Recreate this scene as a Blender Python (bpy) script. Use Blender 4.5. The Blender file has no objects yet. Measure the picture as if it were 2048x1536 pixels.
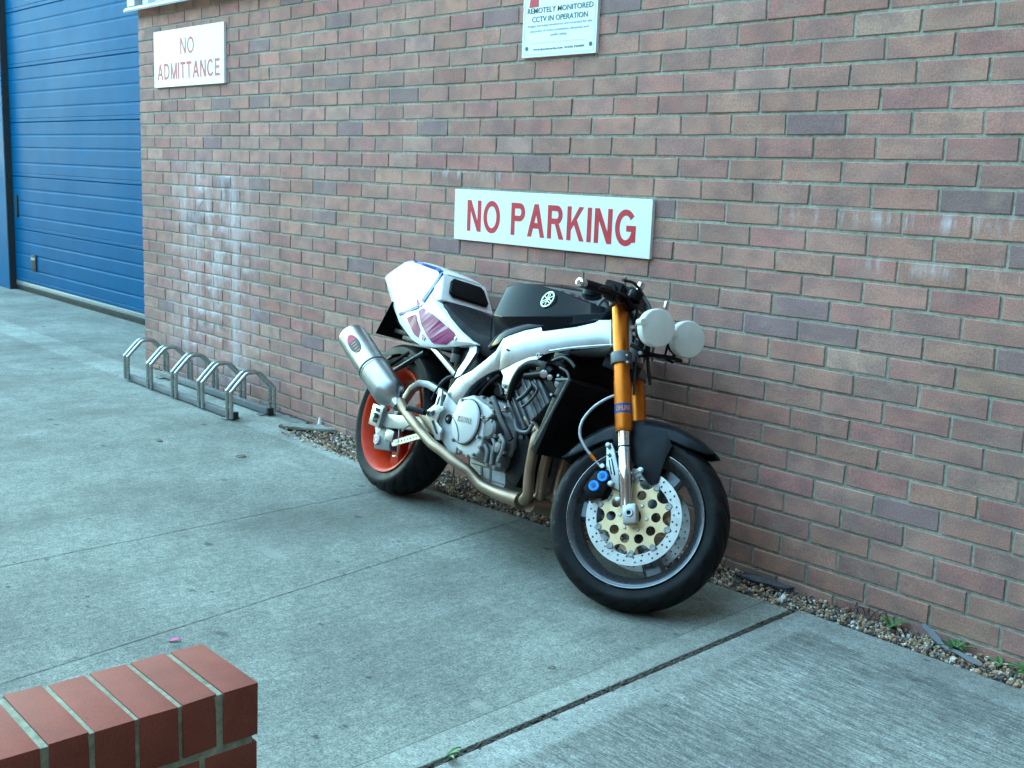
import bpy, bmesh, math, random
import numpy as np
from mathutils import Vector, Matrix

random.seed(7)
rng = np.random.default_rng(7)
S = bpy.context.scene
COL = S.collection
R = math.radians

# ------------------------------------------------------------------ camera
F_PX, CAM = 2245.47, np.array([7.08538902, -3.21586704, 1.366084])
YAW, PITCH, ROLL = -.835338886, .183090936, .0381734603
def cam_axes():
    cy, sy, cp, sp = math.cos(YAW), math.sin(YAW), math.cos(PITCH), math.sin(PITCH)
    f = np.array([sy*cp, cy*cp, -sp]); r = np.array([cy, -sy, 0.]); u = np.cross(r, f)
    c, s = math.cos(ROLL), math.sin(ROLL)
    return c*r + s*u, -s*r + c*u, f
CR, CU, CF = cam_axes()
cam = bpy.data.cameras.new('camera'); cam.sensor_width = 36.; cam.lens = F_PX/2048*36
cam.clip_start = .05; cam.clip_end = 400
co = bpy.data.objects.new('camera', cam); COL.objects.link(co)
co.matrix_world = Matrix(((CR[0], CU[0], -CF[0], CAM[0]), (CR[1], CU[1], -CF[1], CAM[1]),
                          (CR[2], CU[2], -CF[2], CAM[2]), (0, 0, 0, 1)))
S.camera = co

# ------------------------------------------------------------------ sky, sun, exposure
SUN_EL, SUN_AZ = R(48), R(-50)          # sun behind the building, to the left (azimuth from +Y)
w = bpy.data.worlds.new('World'); S.world = w; w.use_nodes = True
nt = w.node_tree; nt.nodes.clear()
sky = nt.nodes.new('ShaderNodeTexSky'); sky.sky_type = 'NISHITA'; sky.sun_disc = False
sky.sun_elevation = SUN_EL; sky.sun_rotation = SUN_AZ
sky.air_density = 1.0; sky.dust_density = .7; sky.ozone_density = 1.0
tint = nt.nodes.new('ShaderNodeMix'); tint.data_type = 'RGBA'; tint.blend_type = 'MULTIPLY'
tint.inputs['Factor'].default_value = 1; tint.inputs['B'].default_value = (.94, 1.19, .93, 1)
bg = nt.nodes.new('ShaderNodeBackground'); bg.inputs['Strength'].default_value = .15
wo = nt.nodes.new('ShaderNodeOutputWorld')
nt.links.new(sky.outputs[0], tint.inputs['A']); nt.links.new(tint.outputs['Result'], bg.inputs[0]); nt.links.new(bg.outputs[0], wo.inputs[0])
sl = bpy.data.lights.new('sun', 'SUN'); sl.energy = .6; sl.angle = R(25); sl.color = (1, .95, .86)
so = bpy.data.objects.new('sun', sl); COL.objects.link(so)
sd = Vector((math.sin(SUN_AZ)*math.cos(SUN_EL), math.cos(SUN_AZ)*math.cos(SUN_EL), math.sin(SUN_EL)))
so.rotation_euler = (-sd).to_track_quat('-Z', 'Y').to_euler(); so.location = (0, 0, 12)
S.view_settings.view_transform = 'Standard'; S.view_settings.look = 'None'
S.view_settings.gamma = 1; S.view_settings.exposure = 3.85; S.view_settings.use_curve_mapping = False
S.render.engine = 'CYCLES'
S.cycles.max_bounces = 6

# ------------------------------------------------------------------ helpers
def tag(o, label=None, cat=None, group=None, kind=None):
    if label: o['label'] = label
    if cat: o['category'] = cat
    if group: o['group'] = group
    if kind: o['kind'] = kind
    return o
def empty(name, loc=(0, 0, 0), **k):
    o = bpy.data.objects.new(name, None); o.location = loc; o.empty_display_size = .1
    COL.objects.link(o); return tag(o, **k)

class MB:
    def __init__(s): s.v = []; s.f = []; s.m = []; s.p = []
    def add(s, v, f, mi=0):
        n = len(s.v); s.p.append((n, len(s.f))); s.v += [tuple(map(float, p)) for p in v]
        s.f += [tuple(i+n for i in q) for q in f]; s.m += [mi]*len(f); return s
    def xf(s, M, start=0):
        M = np.array(M); 
        for i in range(start, len(s.v)):
            p = M[:3, :3] @ np.array(s.v[i]) + M[:3, 3]; s.v[i] = tuple(p)
        return s
    def box(s, lo, hi, mi=0):
        x0, y0, z0 = lo; x1, y1, z1 = hi
        return s.add([(x0,y0,z0),(x1,y0,z0),(x1,y1,z0),(x0,y1,z0),(x0,y0,z1),(x1,y0,z1),(x1,y1,z1),(x0,y1,z1)],
                     [(0,3,2,1),(4,5,6,7),(0,1,5,4),(1,2,6,5),(2,3,7,6),(3,0,4,7)], mi)
    def prism(s, poly, off, mi=0):
        n = len(poly); P = [np.array(p, float) for p in poly]; o = np.array(off, float)
        f = [tuple(range(n)), tuple(range(2*n-1, n-1, -1))] + [(i, i+n, (i+1) % n + n, (i+1) % n) for i in range(n)]
        return s.add(P + [p+o for p in P], f, mi)
    def strip(s, A, B, off, mi=0):
        n = len(A); A = [np.array(a, float) for a in A]; B = [np.array(b, float) for b in B]; o = np.array(off, float)
        V = A + B + [a+o for a in A] + [b+o for b in B]; f = []
        for i in range(n-1):
            f += [(i, n+i, n+i+1, i+1), (2*n+i, 2*n+i+1, 3*n+i+1, 3*n+i), (i, i+1, 2*n+i+1, 2*n+i), (n+i, 3*n+i, 3*n+i+1, n+i+1)]
        f += [(0, 2*n, 3*n, n), (n-1, 2*n-1, 4*n-1, 3*n-1)]
        return s.add(V, f, mi)
    def tube(s, pts, r, seg=12, caps=True, smooth=0, mi=0):
        P = np.array(pts, float); rr = np.array(r if np.ndim(r) else [r]*len(P), float)
        if smooth and len(P) > 2:
            Q = []; qr = []
            E = np.vstack([2*P[0]-P[1], P, 2*P[-1]-P[-2]]); 
            for i in range(len(P)-1):
                a, b, c, d = E[i:i+4]
                for t in np.arange(smooth)/smooth:
                    Q.append(.5*((2*b) + (c-a)*t + (2*a-5*b+4*c-d)*t*t + (3*b-a-3*c+d)*t**3)); qr.append(rr[i]*(1-t)+rr[i+1]*t)
            P = np.array(Q+[P[-1]]); rr = np.array(qr+[rr[-1]])
        T = np.gradient(P, axis=0); T /= np.linalg.norm(T, axis=1)[:, None]
        n = np.cross(T[0], [0, 0, 1.]); 
        if np.linalg.norm(n) < .1: n = np.cross(T[0], [0, 1., 0])
        n /= np.linalg.norm(n); V = []
        for i in range(len(P)):
            n = n - T[i]*(n@T[i]); n /= np.linalg.norm(n); b = np.cross(T[i], n)
            for k in range(seg):
                a = 2*math.pi*k/seg; V.append(P[i] + rr[i]*(math.cos(a)*n + math.sin(a)*b))
        f = [(i*seg+k, i*seg+(k+1) % seg, (i+1)*seg+(k+1) % seg, (i+1)*seg+k) for i in range(len(P)-1) for k in range(seg)]
        if caps: f += [tuple(range(seg-1, -1, -1)), tuple(range((len(P)-1)*seg, len(P)*seg))]
        return s.add(V, f, mi)
    def lathe(s, prof, c, axis, seg=48, close=False, mi=0, caps=False, a0=0, a1=2*math.pi):
        ax = np.array(axis, float); ax /= np.linalg.norm(ax); c = np.array(c, float)
        e = np.array([1., 0, 0]) if abs(ax[0]) < .8 else np.array([0, 0, 1.])
        e = e - ax*(e@ax); e /= np.linalg.norm(e); b = np.cross(ax, e); full = abs(a1-a0-2*math.pi) < 1e-6
        ns = seg if full else seg+1; V = []; n = len(prof)
        for k in range(ns):
            a = a0 + (a1-a0)*k/seg; d = math.cos(a)*e + math.sin(a)*b
            V += [c + r*d + h*ax for r, h in prof]
        f = []
        for k in range(seg):
            k2 = (k+1) % ns
            for i in range(n if close else n-1):
                j = (i+1) % n; f.append((k*n+i, k2*n+i, k2*n+j, k*n+j))
        if caps and full: f += [tuple(k*n for k in range(ns-1, -1, -1)), tuple(k*n+n-1 for k in range(ns))]
        return s.add(V, f, mi)
    def cyl(s, a, b, r, seg=16, mi=0): return s.tube([a, b], r, seg, mi=mi)
    def loft(s, secs, mi=0, caps=True, closed=True):
        n = len(secs[0]); V = [p for q in secs for p in q]; f = []
        for i in range(len(secs)-1):
            for k in range(n if closed else n-1):
                f.append((i*n+k, i*n+(k+1) % n, (i+1)*n+(k+1) % n, (i+1)*n+k))
        if caps: f += [tuple(range(n-1, -1, -1)), tuple(range((len(secs)-1)*n, len(secs)*n))]
        return s.add(V, f, mi)
    def build(s, name, mats, parent=None, bevel=0, seg=2, ang=35, smooth=True, bang=40, sub=0):
        me = bpy.data.meshes.new(name); me.from_pydata(s.v, [], s.f)
        mats = mats if isinstance(mats, (list, tuple)) else [mats]
        for m in mats: me.materials.append(m)
        me.polygons.foreach_set('material_index', s.m); me.update()
        bm = bmesh.new(); bm.from_mesh(me); bmesh.ops.recalc_face_normals(bm, faces=bm.faces)
        if bevel:
            es = [e for e in bm.edges if len(e.link_faces) == 2 and e.calc_face_angle(0) > R(bang)]
            bmesh.ops.bevel(bm, geom=es, offset=bevel, segments=seg, affect='EDGES', clamp_overlap=True, profile=.6)
        if sub: bmesh.ops.subdivide_edges(bm, edges=bm.edges, cuts=sub, use_grid_fill=True)
        bm.to_mesh(me); bm.free()
        if smooth:
            me.polygons.foreach_set('use_smooth', [True]*len(me.polygons)); me.set_sharp_from_angle(angle=R(ang))
        o = bpy.data.objects.new(name, me); COL.objects.link(o)
        if parent: o.parent = parent
        return o

def curve_plate(outer, holes, thick):
    """flat outline with real holes (xy) -> verts, faces, extruded +-thick/2 in z"""
    cu = bpy.data.curves.new('c', 'CURVE'); cu.dimensions = '2D'; cu.fill_mode = 'BOTH'; cu.extrude = thick/2
    for pl in [outer]+holes:
        sp = cu.splines.new('POLY'); sp.points.add(len(pl)-1); sp.use_cyclic_u = True
        for i, p in enumerate(pl): sp.points[i].co = (p[0], p[1], 0, 1)
    return curve_mesh(cu)
def curve_mesh(cu):
    o = bpy.data.objects.new('c', cu); COL.objects.link(o)
    dg = bpy.context.evaluated_depsgraph_get(); ev = o.evaluated_get(dg); me = ev.to_mesh()
    V = [tuple(v.co) for v in me.vertices]; Fc = [tuple(p.vertices) for p in me.polygons]
    ev.to_mesh_clear(); bpy.data.objects.remove(o); bpy.data.curves.remove(cu)
    return np.array(V), Fc
def circle(cx, cy, r, n=16): return [(cx+r*math.cos(2*math.pi*i/n), cy+r*math.sin(2*math.pi*i/n)) for i in range(n)]
def text_mesh(body, w=None, h=None, thick=.001, bold=0):
    cu = bpy.data.curves.new('t', 'FONT'); cu.body = body; cu.size = 1; cu.extrude = .01; cu.offset = bold
    cu.resolution_u = 3
    V, Fc = curve_mesh(cu)
    lo, hi = V.min(0), V.max(0)
    sc = np.array([(w/(hi[0]-lo[0])) if w else h/(hi[1]-lo[1]), (h/(hi[1]-lo[1])) if h else w/(hi[0]-lo[0]), thick/.02])
    if w and not h: sc[1] = sc[0]
    return (V-(lo+hi)/2)*sc, Fc
def place(V, c, ex, ey):
    ex, ey = np.array(ex, float), np.array(ey, float); ex /= np.linalg.norm(ex); ey /= np.linalg.norm(ey); ez = np.cross(ex, ey)
    return np.array(c) + V[:, :1]*ex + V[:, 1:2]*ey + V[:, 2:3]*ez

# ------------------------------------------------------------------ materials
class NT:
    def __init__(s, name):
        s.m = bpy.data.materials.new(name); s.m.use_nodes = True; s.t = s.m.node_tree
        s.b = s.t.nodes['Principled BSDF']; s._pos = None
    def n(s, t, **k):
        x = s.t.nodes.new(t)
        for a, v in k.items(): setattr(x, a, v)
        return x
    def l(s, a, b): s.t.links.new(a, b)
    def pos(s):
        if s._pos is None: s._pos = s.n('ShaderNodeNewGeometry').outputs['Position']
        return s._pos
    def obj(s): return s.n('ShaderNodeTexCoord').outputs['Object']
    def map(s, vec, scale=(1, 1, 1), loc=(0, 0, 0), rot=(0, 0, 0)):
        m = s.n('ShaderNodeMapping'); m.inputs['Scale'].default_value = scale; m.inputs['Location'].default_value = loc
        m.inputs['Rotation'].default_value = rot
        s.l(vec, m.inputs[0]); return m.outputs[0]
    def noise(s, vec, scale, detail=3, rough=.55, dist=0):
        x = s.n('ShaderNodeTexNoise'); x.inputs['Scale'].default_value = scale; x.inputs['Detail'].default_value = detail
        x.inputs['Roughness'].default_value = rough; x.inputs['Distortion'].default_value = dist
        s.l(vec, x.inputs['Vector']); return x.outputs['Fac']
    def vor(s, vec, scale, out='Distance', feature='F1'):
        x = s.n('ShaderNodeTexVoronoi', feature=feature); x.inputs['Scale'].default_value = scale; s.l(vec, x.inputs['Vector']); return x.outputs[out]
    def ramp(s, fac, stops):
        x = s.n('ShaderNodeValToRGB'); e = x.color_ramp.elements
        while len(e) < len(stops): e.new(.5)
        for i, (p, c) in enumerate(stops):
            e[i].position = p; e[i].color = c if isinstance(c, (tuple, list)) else (c, c, c, 1)
        s.l(fac, x.inputs[0]); return x.outputs[0]
    def math(s, op, a, b=None, clamp=False):
        x = s.n('ShaderNodeMath', operation=op, use_clamp=clamp)
        for i, v in enumerate((a, b)):
            if v is None: continue
            if isinstance(v, (int, float)): x.inputs[i].default_value = v
            else: s.l(v, x.inputs[i])
        return x.outputs[0]
    def mix(s, fac, a, b, mode='MIX'):
        x = s.n('ShaderNodeMix', data_type='RGBA', blend_type=mode)
        for k, v in (('Factor', fac), ('A', a), ('B', b)):
            if isinstance(v, (int, float)): x.inputs[k].default_value = v if k == 'Factor' else (v, v, v, 1)
            elif isinstance(v, (tuple, list)): x.inputs[k].default_value = tuple(v[:3])+(1,)
            else: s.l(v, x.inputs[k])
        return x.outputs['Result']
    def sep(s, vec):
        x = s.n('ShaderNodeSeparateXYZ'); s.l(vec, x.inputs[0]); return x.outputs
    def band(s, v, a, b, soft):
        """1 inside [a,b], soft edges"""
        x = s.n('ShaderNodeMapRange', clamp=True); s.l(v, x.inputs[0]); x.inputs[1].default_value = a-soft; x.inputs[2].default_value = a+soft
        y = s.n('ShaderNodeMapRange', clamp=True); s.l(v, y.inputs[0]); y.inputs[1].default_value = b-soft; y.inputs[2].default_value = b+soft
        y.inputs[3].default_value = 1; y.inputs[4].default_value = 0
        return s.math('MULTIPLY', x.outputs[0], y.outputs[0])
    def bump(s, h, strength=.3, dist=.002):
        x = s.n('ShaderNodeBump'); x.inputs['Strength'].default_value = strength; x.inputs['Distance'].default_value = dist
        s.l(h, x.inputs['Height']); s.l(x.outputs[0], s.b.inputs['Normal'])
    def set(s, col=None, rough=None, metal=None, coat=None, spec=None):
        for k, v in (('Base Color', col), ('Roughness', rough), ('Metallic', metal), ('Coat Weight', coat), ('Specular IOR Level', spec)):
            if v is None: continue
            if isinstance(v, (int, float)): s.b.inputs[k].default_value = v
            elif isinstance(v, (tuple, list)): s.b.inputs[k].default_value = tuple(v[:3])+(1,)
            else: s.l(v, s.b.inputs[k])
        return s

def simple(name, col, rough=.5, metal=0, coat=0, var=.15, scale=60, rvar=.1, bump=0, bscale=200, spec=.5, dirt=0):
    k = NT(name); p = k.obj()
    n = k.noise(p, scale, 4)
    c = k.mix(1, col, k.ramp(n, [(.25, 1-var), (.75, 1+var)]), 'MULTIPLY')
    if dirt: c = k.mix(k.math('MULTIPLY', k.ramp(k.noise(p, 14, 5, .7), [(.45, 0.), (.7, 1.)]), dirt), c, (.09, .08, .065))
    k.set(col=c, rough=k.ramp(k.noise(p, scale*.4, 3), [(.3, max(.02, rough-rvar)), (.7, min(1, rough+rvar))]), metal=metal, coat=coat, spec=spec)
    if bump: k.bump(k.noise(p, bscale, 3), bump, .002)
    return k.m

# bricks: colour from object colour x face attribute, flashes, speckle, lime streaks
def brick_material():
    k = NT('facing_brick'); p = k.pos()
    oi = k.n('ShaderNodeObjectInfo').outputs['Color']; at = k.n('ShaderNodeAttribute', attribute_name='tone').outputs['Color']
    c = k.mix(1, oi, at, 'MULTIPLY')
    fl = k.ramp(k.noise(k.map(p, (9, 1, 13.3)), 1., 1), [(.42, 0.), (.62, 1.)])
    c = k.mix(k.math('MULTIPLY', fl, .42), c, (.215, .135, .13))
    fl2 = k.ramp(k.noise(k.map(p, (8, 1, 13.3), (5, 0, 9)), 1., 1), [(.55, 0.), (.7, 1.)])
    c = k.mix(k.math('MULTIPLY', fl2, .3), c, (.46, .31, .22))
    c = k.mix(1, c, k.ramp(k.noise(p, 190, 4, .8), [(.3, .66), (.7, 1.32)]), 'MULTIPLY')
    c = k.mix(1, c, k.ramp(k.noise(p, 1.7, 3), [(.3, .86), (.7, 1.12)]), 'MULTIPLY')
    sp = k.ramp(k.vor(p, 150), [(.06, 1.), (.14, 0.)]); gate = k.ramp(k.noise(p, 40, 2), [(.5, 0.), (.62, 1.)])
    c = k.mix(k.math('MULTIPLY', sp, gate), c, (.07, .06, .07))
    sp2 = k.ramp(k.vor(k.map(p, (1, 1, 1), (3, 2, 1)), 110), [(.05, .8), (.1, 0.)]); gate2 = k.ramp(k.noise(p, 30, 2), [(.55, 0.), (.65, 1.)])
    c = k.mix(k.math('MULTIPLY', sp2, gate2), c, (.6, .55, .48))
    # drag marks
    dr = k.ramp(k.noise(k.map(p, (30, 30, 220), rot=(0, .25, 0)), 1., 2), [(.28, 1.), (.36, 0.)])
    c = k.mix(k.math('MULTIPLY', dr, .35), c, (.06, .055, .055))
    c = lime(k, p, c)
    k.set(col=c, rough=.9, spec=.25)
    k.bump(k.math('ADD', k.noise(p, 260, 4, .7), k.math('MULTIPLY', k.noise(p, 60, 2), 1.5)), .5, .002)
    return k.m
def lime(k, p, c):
    x, y, z = k.sep(p)
    streak = k.ramp(k.noise(k.map(p, (8, 1, 1.6)), 1., 4, .6), [(.43, 0.), (.68, 1.)])
    fine = k.ramp(k.noise(k.map(p, (38, 1, 12), (2, 0, 4)), 1., 5, .75), [(.3, .1), (.62, 1.)])
    m = k.math('MULTIPLY', k.band(x, .28, 1.25, .22), k.band(z, .05, 1.34, .12))
    st = k.math('MULTIPLY', k.math('MULTIPLY', streak, fine), m)
    fr = k.math('FRACT', k.math('DIVIDE', k.math('SUBTRACT', 9.03, z), .075)); dn = k.math('SUBTRACT', 1., fr)
    bl = k.ramp(k.noise(k.map(p, (7, 1, 9), (4, 0, 1)), 1., 3, .7), [(.44, 0.), (.68, 1.)])
    st = k.math('MULTIPLY', k.math('MAXIMUM', k.math('MULTIPLY', st, k.math('ADD', k.math('MULTIPLY', dn, .5), .55)), k.math('MULTIPLY', k.math('MULTIPLY', bl, m), k.math('POWER', dn, 1.3))), 1.3, True)
    # hanging white runs under single beds
    top = k.ramp(k.noise(k.map(p, (22, 1, 3), (7, 0, 2)), 1., 4, .7), [(.5, 0.), (.7, 1.)])
    m2 = k.math('MULTIPLY', k.band(x, 4.9, 6.1, .2), k.band(z, 1.255, 1.3, .02))
    m3 = k.math('MULTIPLY', k.band(x, 2.9, 3.5, .1), k.band(z, 1.35, 1.385, .015))
    m4 = k.math('MULTIPLY', k.band(x, 5.1, 6.2, .15), k.band(z, 1.12, 1.15, .02))
    st = k.math('MAXIMUM', st, k.math('MULTIPLY', top, k.math('MAXIMUM', m2, k.math('MAXIMUM', m3, m4))))
    return k.mix(k.math('MULTIPLY', st, .95, True), c, (.62, .55, .54))
M = {}
M['brick'] = brick_material()
def mortar_material(col=(.335, .34, .27)):
    k = NT('mortar'); p = k.pos()
    c = k.mix(1, col, k.ramp(k.noise(p, 55, 5, .7), [(.3, .62), (.7, 1.25)]), 'MULTIPLY')
    c = k.mix(1, c, k.ramp(k.noise(p, 3, 3), [(.35, .8), (.65, 1.15)]), 'MULTIPLY')
    c = lime(k, p, c)
    k.set(col=c, rough=.95, spec=.2); k.bump(k.noise(p, 180, 4, .7), .7, .003); return k.m
M['mortar'] = mortar_material()

def concrete(name, base, brush, margins, lines):
    """brush: scale vector of brushed lines; margins: trowelled smooth lighter edge bands (axis, a, b)"""
    k = NT(name); p = k.pos(); x, y, z = k.sep(p); x = k.math('ADD', x, k.math('MULTIPLY', y, .032))
    line = k.math('ADD', k.math('MULTIPLY', k.noise(k.map(p, brush), 1., 4, .7), .62), k.math('MULTIPLY', k.noise(k.map(p, tuple(q*3.1 for q in brush)), 1., 3, .7), .38))
    big = k.noise(p, 1.1, 4, .6); mid = k.noise(p, 9, 6, .75); fine = k.math('ADD', k.math('MULTIPLY', k.noise(p, 150, 3, .8), .72), k.math('MULTIPLY', k.noise(p, 45, 2, .7), .28))
    c = k.mix(1, base, k.ramp(big, [(.34, .76), (.66, 1.2)]), 'MULTIPLY')
    c = k.mix(1, c, k.ramp(mid, [(.3, .8), (.7, 1.17)]), 'MULTIPLY')
    mg = None
    for ax, a, b in margins:
        q = k.band({'x': x, 'y': y}[ax], a, b, .012); mg = q if mg is None else k.math('MAXIMUM', mg, q)
    lm = k.ramp(line, lines)
    if mg is not None:
        lm = k.mix(mg, lm, (1.3, 1.3, 1.3))
    c = k.mix(1, c, lm, 'MULTIPLY')
    c = k.mix(1, c, k.ramp(fine, [(.36, .46), (.5, .98), (.64, 1.55)]), 'MULTIPLY')
    sp = k.ramp(k.vor(p, 95), [(.10, 1.), (.17, 0.)]); g = k.ramp(k.noise(p, 22, 3), [(.5, 0.), (.62, 1.)])
    c = k.mix(k.math('MULTIPLY', sp, g), c, (.5, .48, .44))
    sp = k.ramp(k.vor(k.map(p, loc=(4, 7, 0)), 70), [(.10, .95), (.2, 0.)]); g = k.ramp(k.noise(p, 17, 3), [(.46, 0.), (.6, 1.)])
    c = k.mix(k.math('MULTIPLY', sp, g), c, (.06, .055, .045))
    hair = k.math('MULTIPLY', k.band(x, 5.018, 5.021, .0012), k.ramp(k.noise(p, 3, 3), [(.4, 0.), (.5, .8)]))
    c = k.mix(hair, c, (.05, .047, .04))
    pt = None
    for px_, py_, rx_, ry_ in ((4.98, -1.42, .10, .055), (4.55, -.95, .16, .05), (3.6, -1.25, .25, .09), (2.6, -.55, .3, .06)):
        q = k.math('ADD', k.math('POWER', k.math('DIVIDE', k.math('SUBTRACT', x, px_), rx_), 2.), k.math('POWER', k.math('DIVIDE', k.math('SUBTRACT', y, py_), ry_), 2.))
        q = k.ramp(k.math('ADD', q, k.math('MULTIPLY', mid, 1.6)), [(.75, .55), (.98, 0.)]); pt = q if pt is None else k.math('MAXIMUM', pt, q)
    c = k.mix(pt, c, (.33, .33, .29))
    for sc_, lc_ in ((2.6, (0, 0, 0)), (5.5, (3, 1, 0))):
        vs = k.vor(k.map(p, (1, 1.6, 1), lc_), sc_); vs = k.math('ADD', vs, k.math('MULTIPLY', k.noise(p, 45, 3), .05))
        c = k.mix(k.ramp(vs, [(.06, .75), (.11, 0.)]), c, (.05, .05, .042))
    # damp / oily grime trails
    st = k.ramp(k.noise(k.map(p, (1.6, .55, 1), (1, 3, 0)), 1.3, 5, .65), [(.46, 0.), (.68, 1.)])
    c = k.mix(k.math('MULTIPLY', st, .5), c, (.085, .08, .065))
    k.set(col=c, rough=.9, spec=.25)
    h = k.math('ADD', k.math('MULTIPLY', line, 1.2), fine); k.bump(h, .8, .006)
    return k.m
M['conc_a'] = concrete('brushed_concrete', (.215, .222, .192), (75, 11, 1), [('x', 5.022, 5.2), ('y', -.33, -.1)], [(.34, .74), (.5, .99), (.66, 1.2)])
M['conc_b'] = concrete('brushed_concrete_right', (.235, .24, .215), (7.5, 85, 1), [('x', 5.1, 5.24), ('y', -.28, -.1)], [(.37, .46), (.5, .95), (.62, 1.52)])
M['soil'] = simple('soil', (.06, .05, .038), .95, var=.5, scale=40, bump=.6)

# ------------------------------------------------------------------ ground, slabs
g = MB(); g.add([(-60, -60, -.13), (60, -60, -.13), (60, 30, -.13), (-60, 30, -.13)], [(0, 1, 2, 3)])
tag(g.build('ground', M['soil']), kind='structure')
pav = empty('pavement', (0, 0, 0), kind='structure')
def slab(poly, mat):
    b = MB(); b.prism([(x, y, -.12) for x, y in poly], (0, 0, .12))
    o = b.build('concrete_slab', mat, pav, bevel=.004, seg=2, smooth=False); return o
def sx(x0, y, sk): return x0 + sk*(-y)
yE = -.17
slab([(-14, -9), (sx(3.2045, -9, .03), -9), (3.2045, -.3), (1.93, -.205), (1.9, -.004), (-.21, -.004), (-.21, .835), (-14, .835)], M['conc_a'])
slab([(sx(3.206, -9, .03), -9), (sx(3.8745, -9, .13), -9), (3.8745, yE-.05), (3.206, -.295)], M['conc_a'])
slab([(sx(3.876, -9, .13), -9), (sx(5.121, -9, .032), -9), (5.121, yE), (3.876, yE-.05)], M['conc_a'])
slab([(sx(5.142, -9, .032), -9), (12, -9), (12, -.12), (5.142, -.145)], M['conc_b'])
b = MB(); b.box((5.05, -9, -.12), (5.5, -.17, -.007)); b.box((3.1, -9, -.12), (5.04, -.31, -.005)); b.build('joint_filler', simple('joint_grit', (.085, .08, .065), .95, var=.5, scale=70, bump=.6), pav)

# ------------------------------------------------------------------ brick wall
ZB, PITCHZ, PX = 1.53, .075, .225
X0, X1, ZTOP = -.215, 7.55, 2.36
wall = empty('brick_wall', (0, 0, 0), label='long pinkish brown brick wall behind the motorbike with recessed grey joints', cat='wall')
b = MB(); b.box((X0+.004, .0045, -.12), (X1, .1, ZTOP)); b.box((X0+.006, .1, -.12), (X0+.2, .72, 3.6)); b.build('mortar', M['mortar'], wall)
PAL = [((.445, .231, .177), 7), ((.46, .265, .205), 1.2), ((.29, .18, .165), 1.0), ((.43, .205, .165), 3), ((.38, .205, .166), 3.2)]
pw = np.array([p[1] for p in PAL]); pw = pw/pw.sum()
def tone():
    c = np.array(PAL[rng.choice(len(PAL), p=pw)][0]); return np.clip(c*rng.normal(1, .05)*(1+rng.normal(0, .02, 3)), .05, .7)
def brick_verts(w, h, d, ch=.0024, jit=.001, r=rng):
    """front face towards -y, centred at front face centre"""
    x, z = w/2, h/2
    V = []
    for a, bb in ((-1, -1), (1, -1), (1, 1), (-1, 1)):
        V.append((a*(x-ch)+r.normal(0, jit), r.normal(0, jit*.6), bb*(z-ch)+r.normal(0, jit)))
    for a, bb in ((-1, -1), (1, -1), (1, 1), (-1, 1)):
        V.append((a*x+r.normal(0, jit), ch, bb*z+r.normal(0, jit)))
    for a, bb in ((-1, -1), (1, -1), (1, 1), (-1, 1)): V.append((a*x, d, bb*z))
    f = [(0, 1, 2, 3)]
    for o in (0, 4):
        for i in range(4): f.append((o+i, o+4+i, o+4+(i+1) % 4, o+(i+1) % 4))
    return V, f
bricks = []     # (cx, cz, w)
nrow = int((ZTOP+.12)/PITCHZ)+1
k0 = -11
for k in range(k0, 22):
    zc = ZB - PITCHZ*(k+.5)
    if zc > ZTOP or zc < -.1: continue
    off = 0 if k % 2 == 0 else .1125
    n = -1
    while True:
        xa, xb = PX*n+off+.005 if False else PX*n+off, PX*(n+1)+off
        n += 1
        if xa > X1: break
        if k % 2 and n == 0: xa = X0-.005
        if k % 2 == 0 and n == 0: xa = X0-.005
        a, bq = xa+.005, min(xb, X1)-.005
        if a < X0: a = X0
        if bq-a < .04: continue
        bricks.append(((a+bq)/2, zc, bq-a))
    if k % 2: bricks.append((X0+.0485, zc, .097))
def projsize(c):
    d = np.array([c[0], 0, c[1]])-CAM; z = d@CF
    u, v = 1024+F_PX*(d@CR)/z, 768-F_PX*(d@CU)/z
    vis = -60 < u < 2110 and -40 < v < 1580
    return (abs(d[1])/np.linalg.norm(d)*c[2])/(z*z) if vis else 0
order = sorted(range(len(bricks)), key=lambda i: -projsize(bricks[i]))
big = set(order[:298])
variants = {}
stuff = MB(); stuff_t = []
for i, (cx, cz, wd) in enumerate(bricks):
    t = tone(); dy = float(np.clip(rng.normal(0, .0009), -.0016, .0016))
    if i in big:
        key = (round(wd, 3), int(rng.integers(0, 5)))
        if key not in variants:
            me = bpy.data.meshes.new('brick'); V, f = brick_verts(wd, .0648, .09)
            me.from_pydata(V, [], f); me.materials.append(M['brick'])
            a = me.attributes.new('tone', 'FLOAT_COLOR', 'FACE'); a.data.foreach_set('color', [1.]*4*len(f))
            variants[key] = me
        o = bpy.data.objects.new('brick', variants[key]); COL.objects.link(o); o.parent = wall
        o.location = (cx, dy, cz); o.color = (*t, 1)
        o.rotation_euler = (rng.normal(0, .003), rng.normal(0, .003), 0)
    else:
        V, f = brick_verts(wd, .0648, .09)
        stuff.add([(v[0]+cx, v[1]+dy, v[2]+cz) for v in V], f); stuff_t += [t]*len(f)
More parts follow.
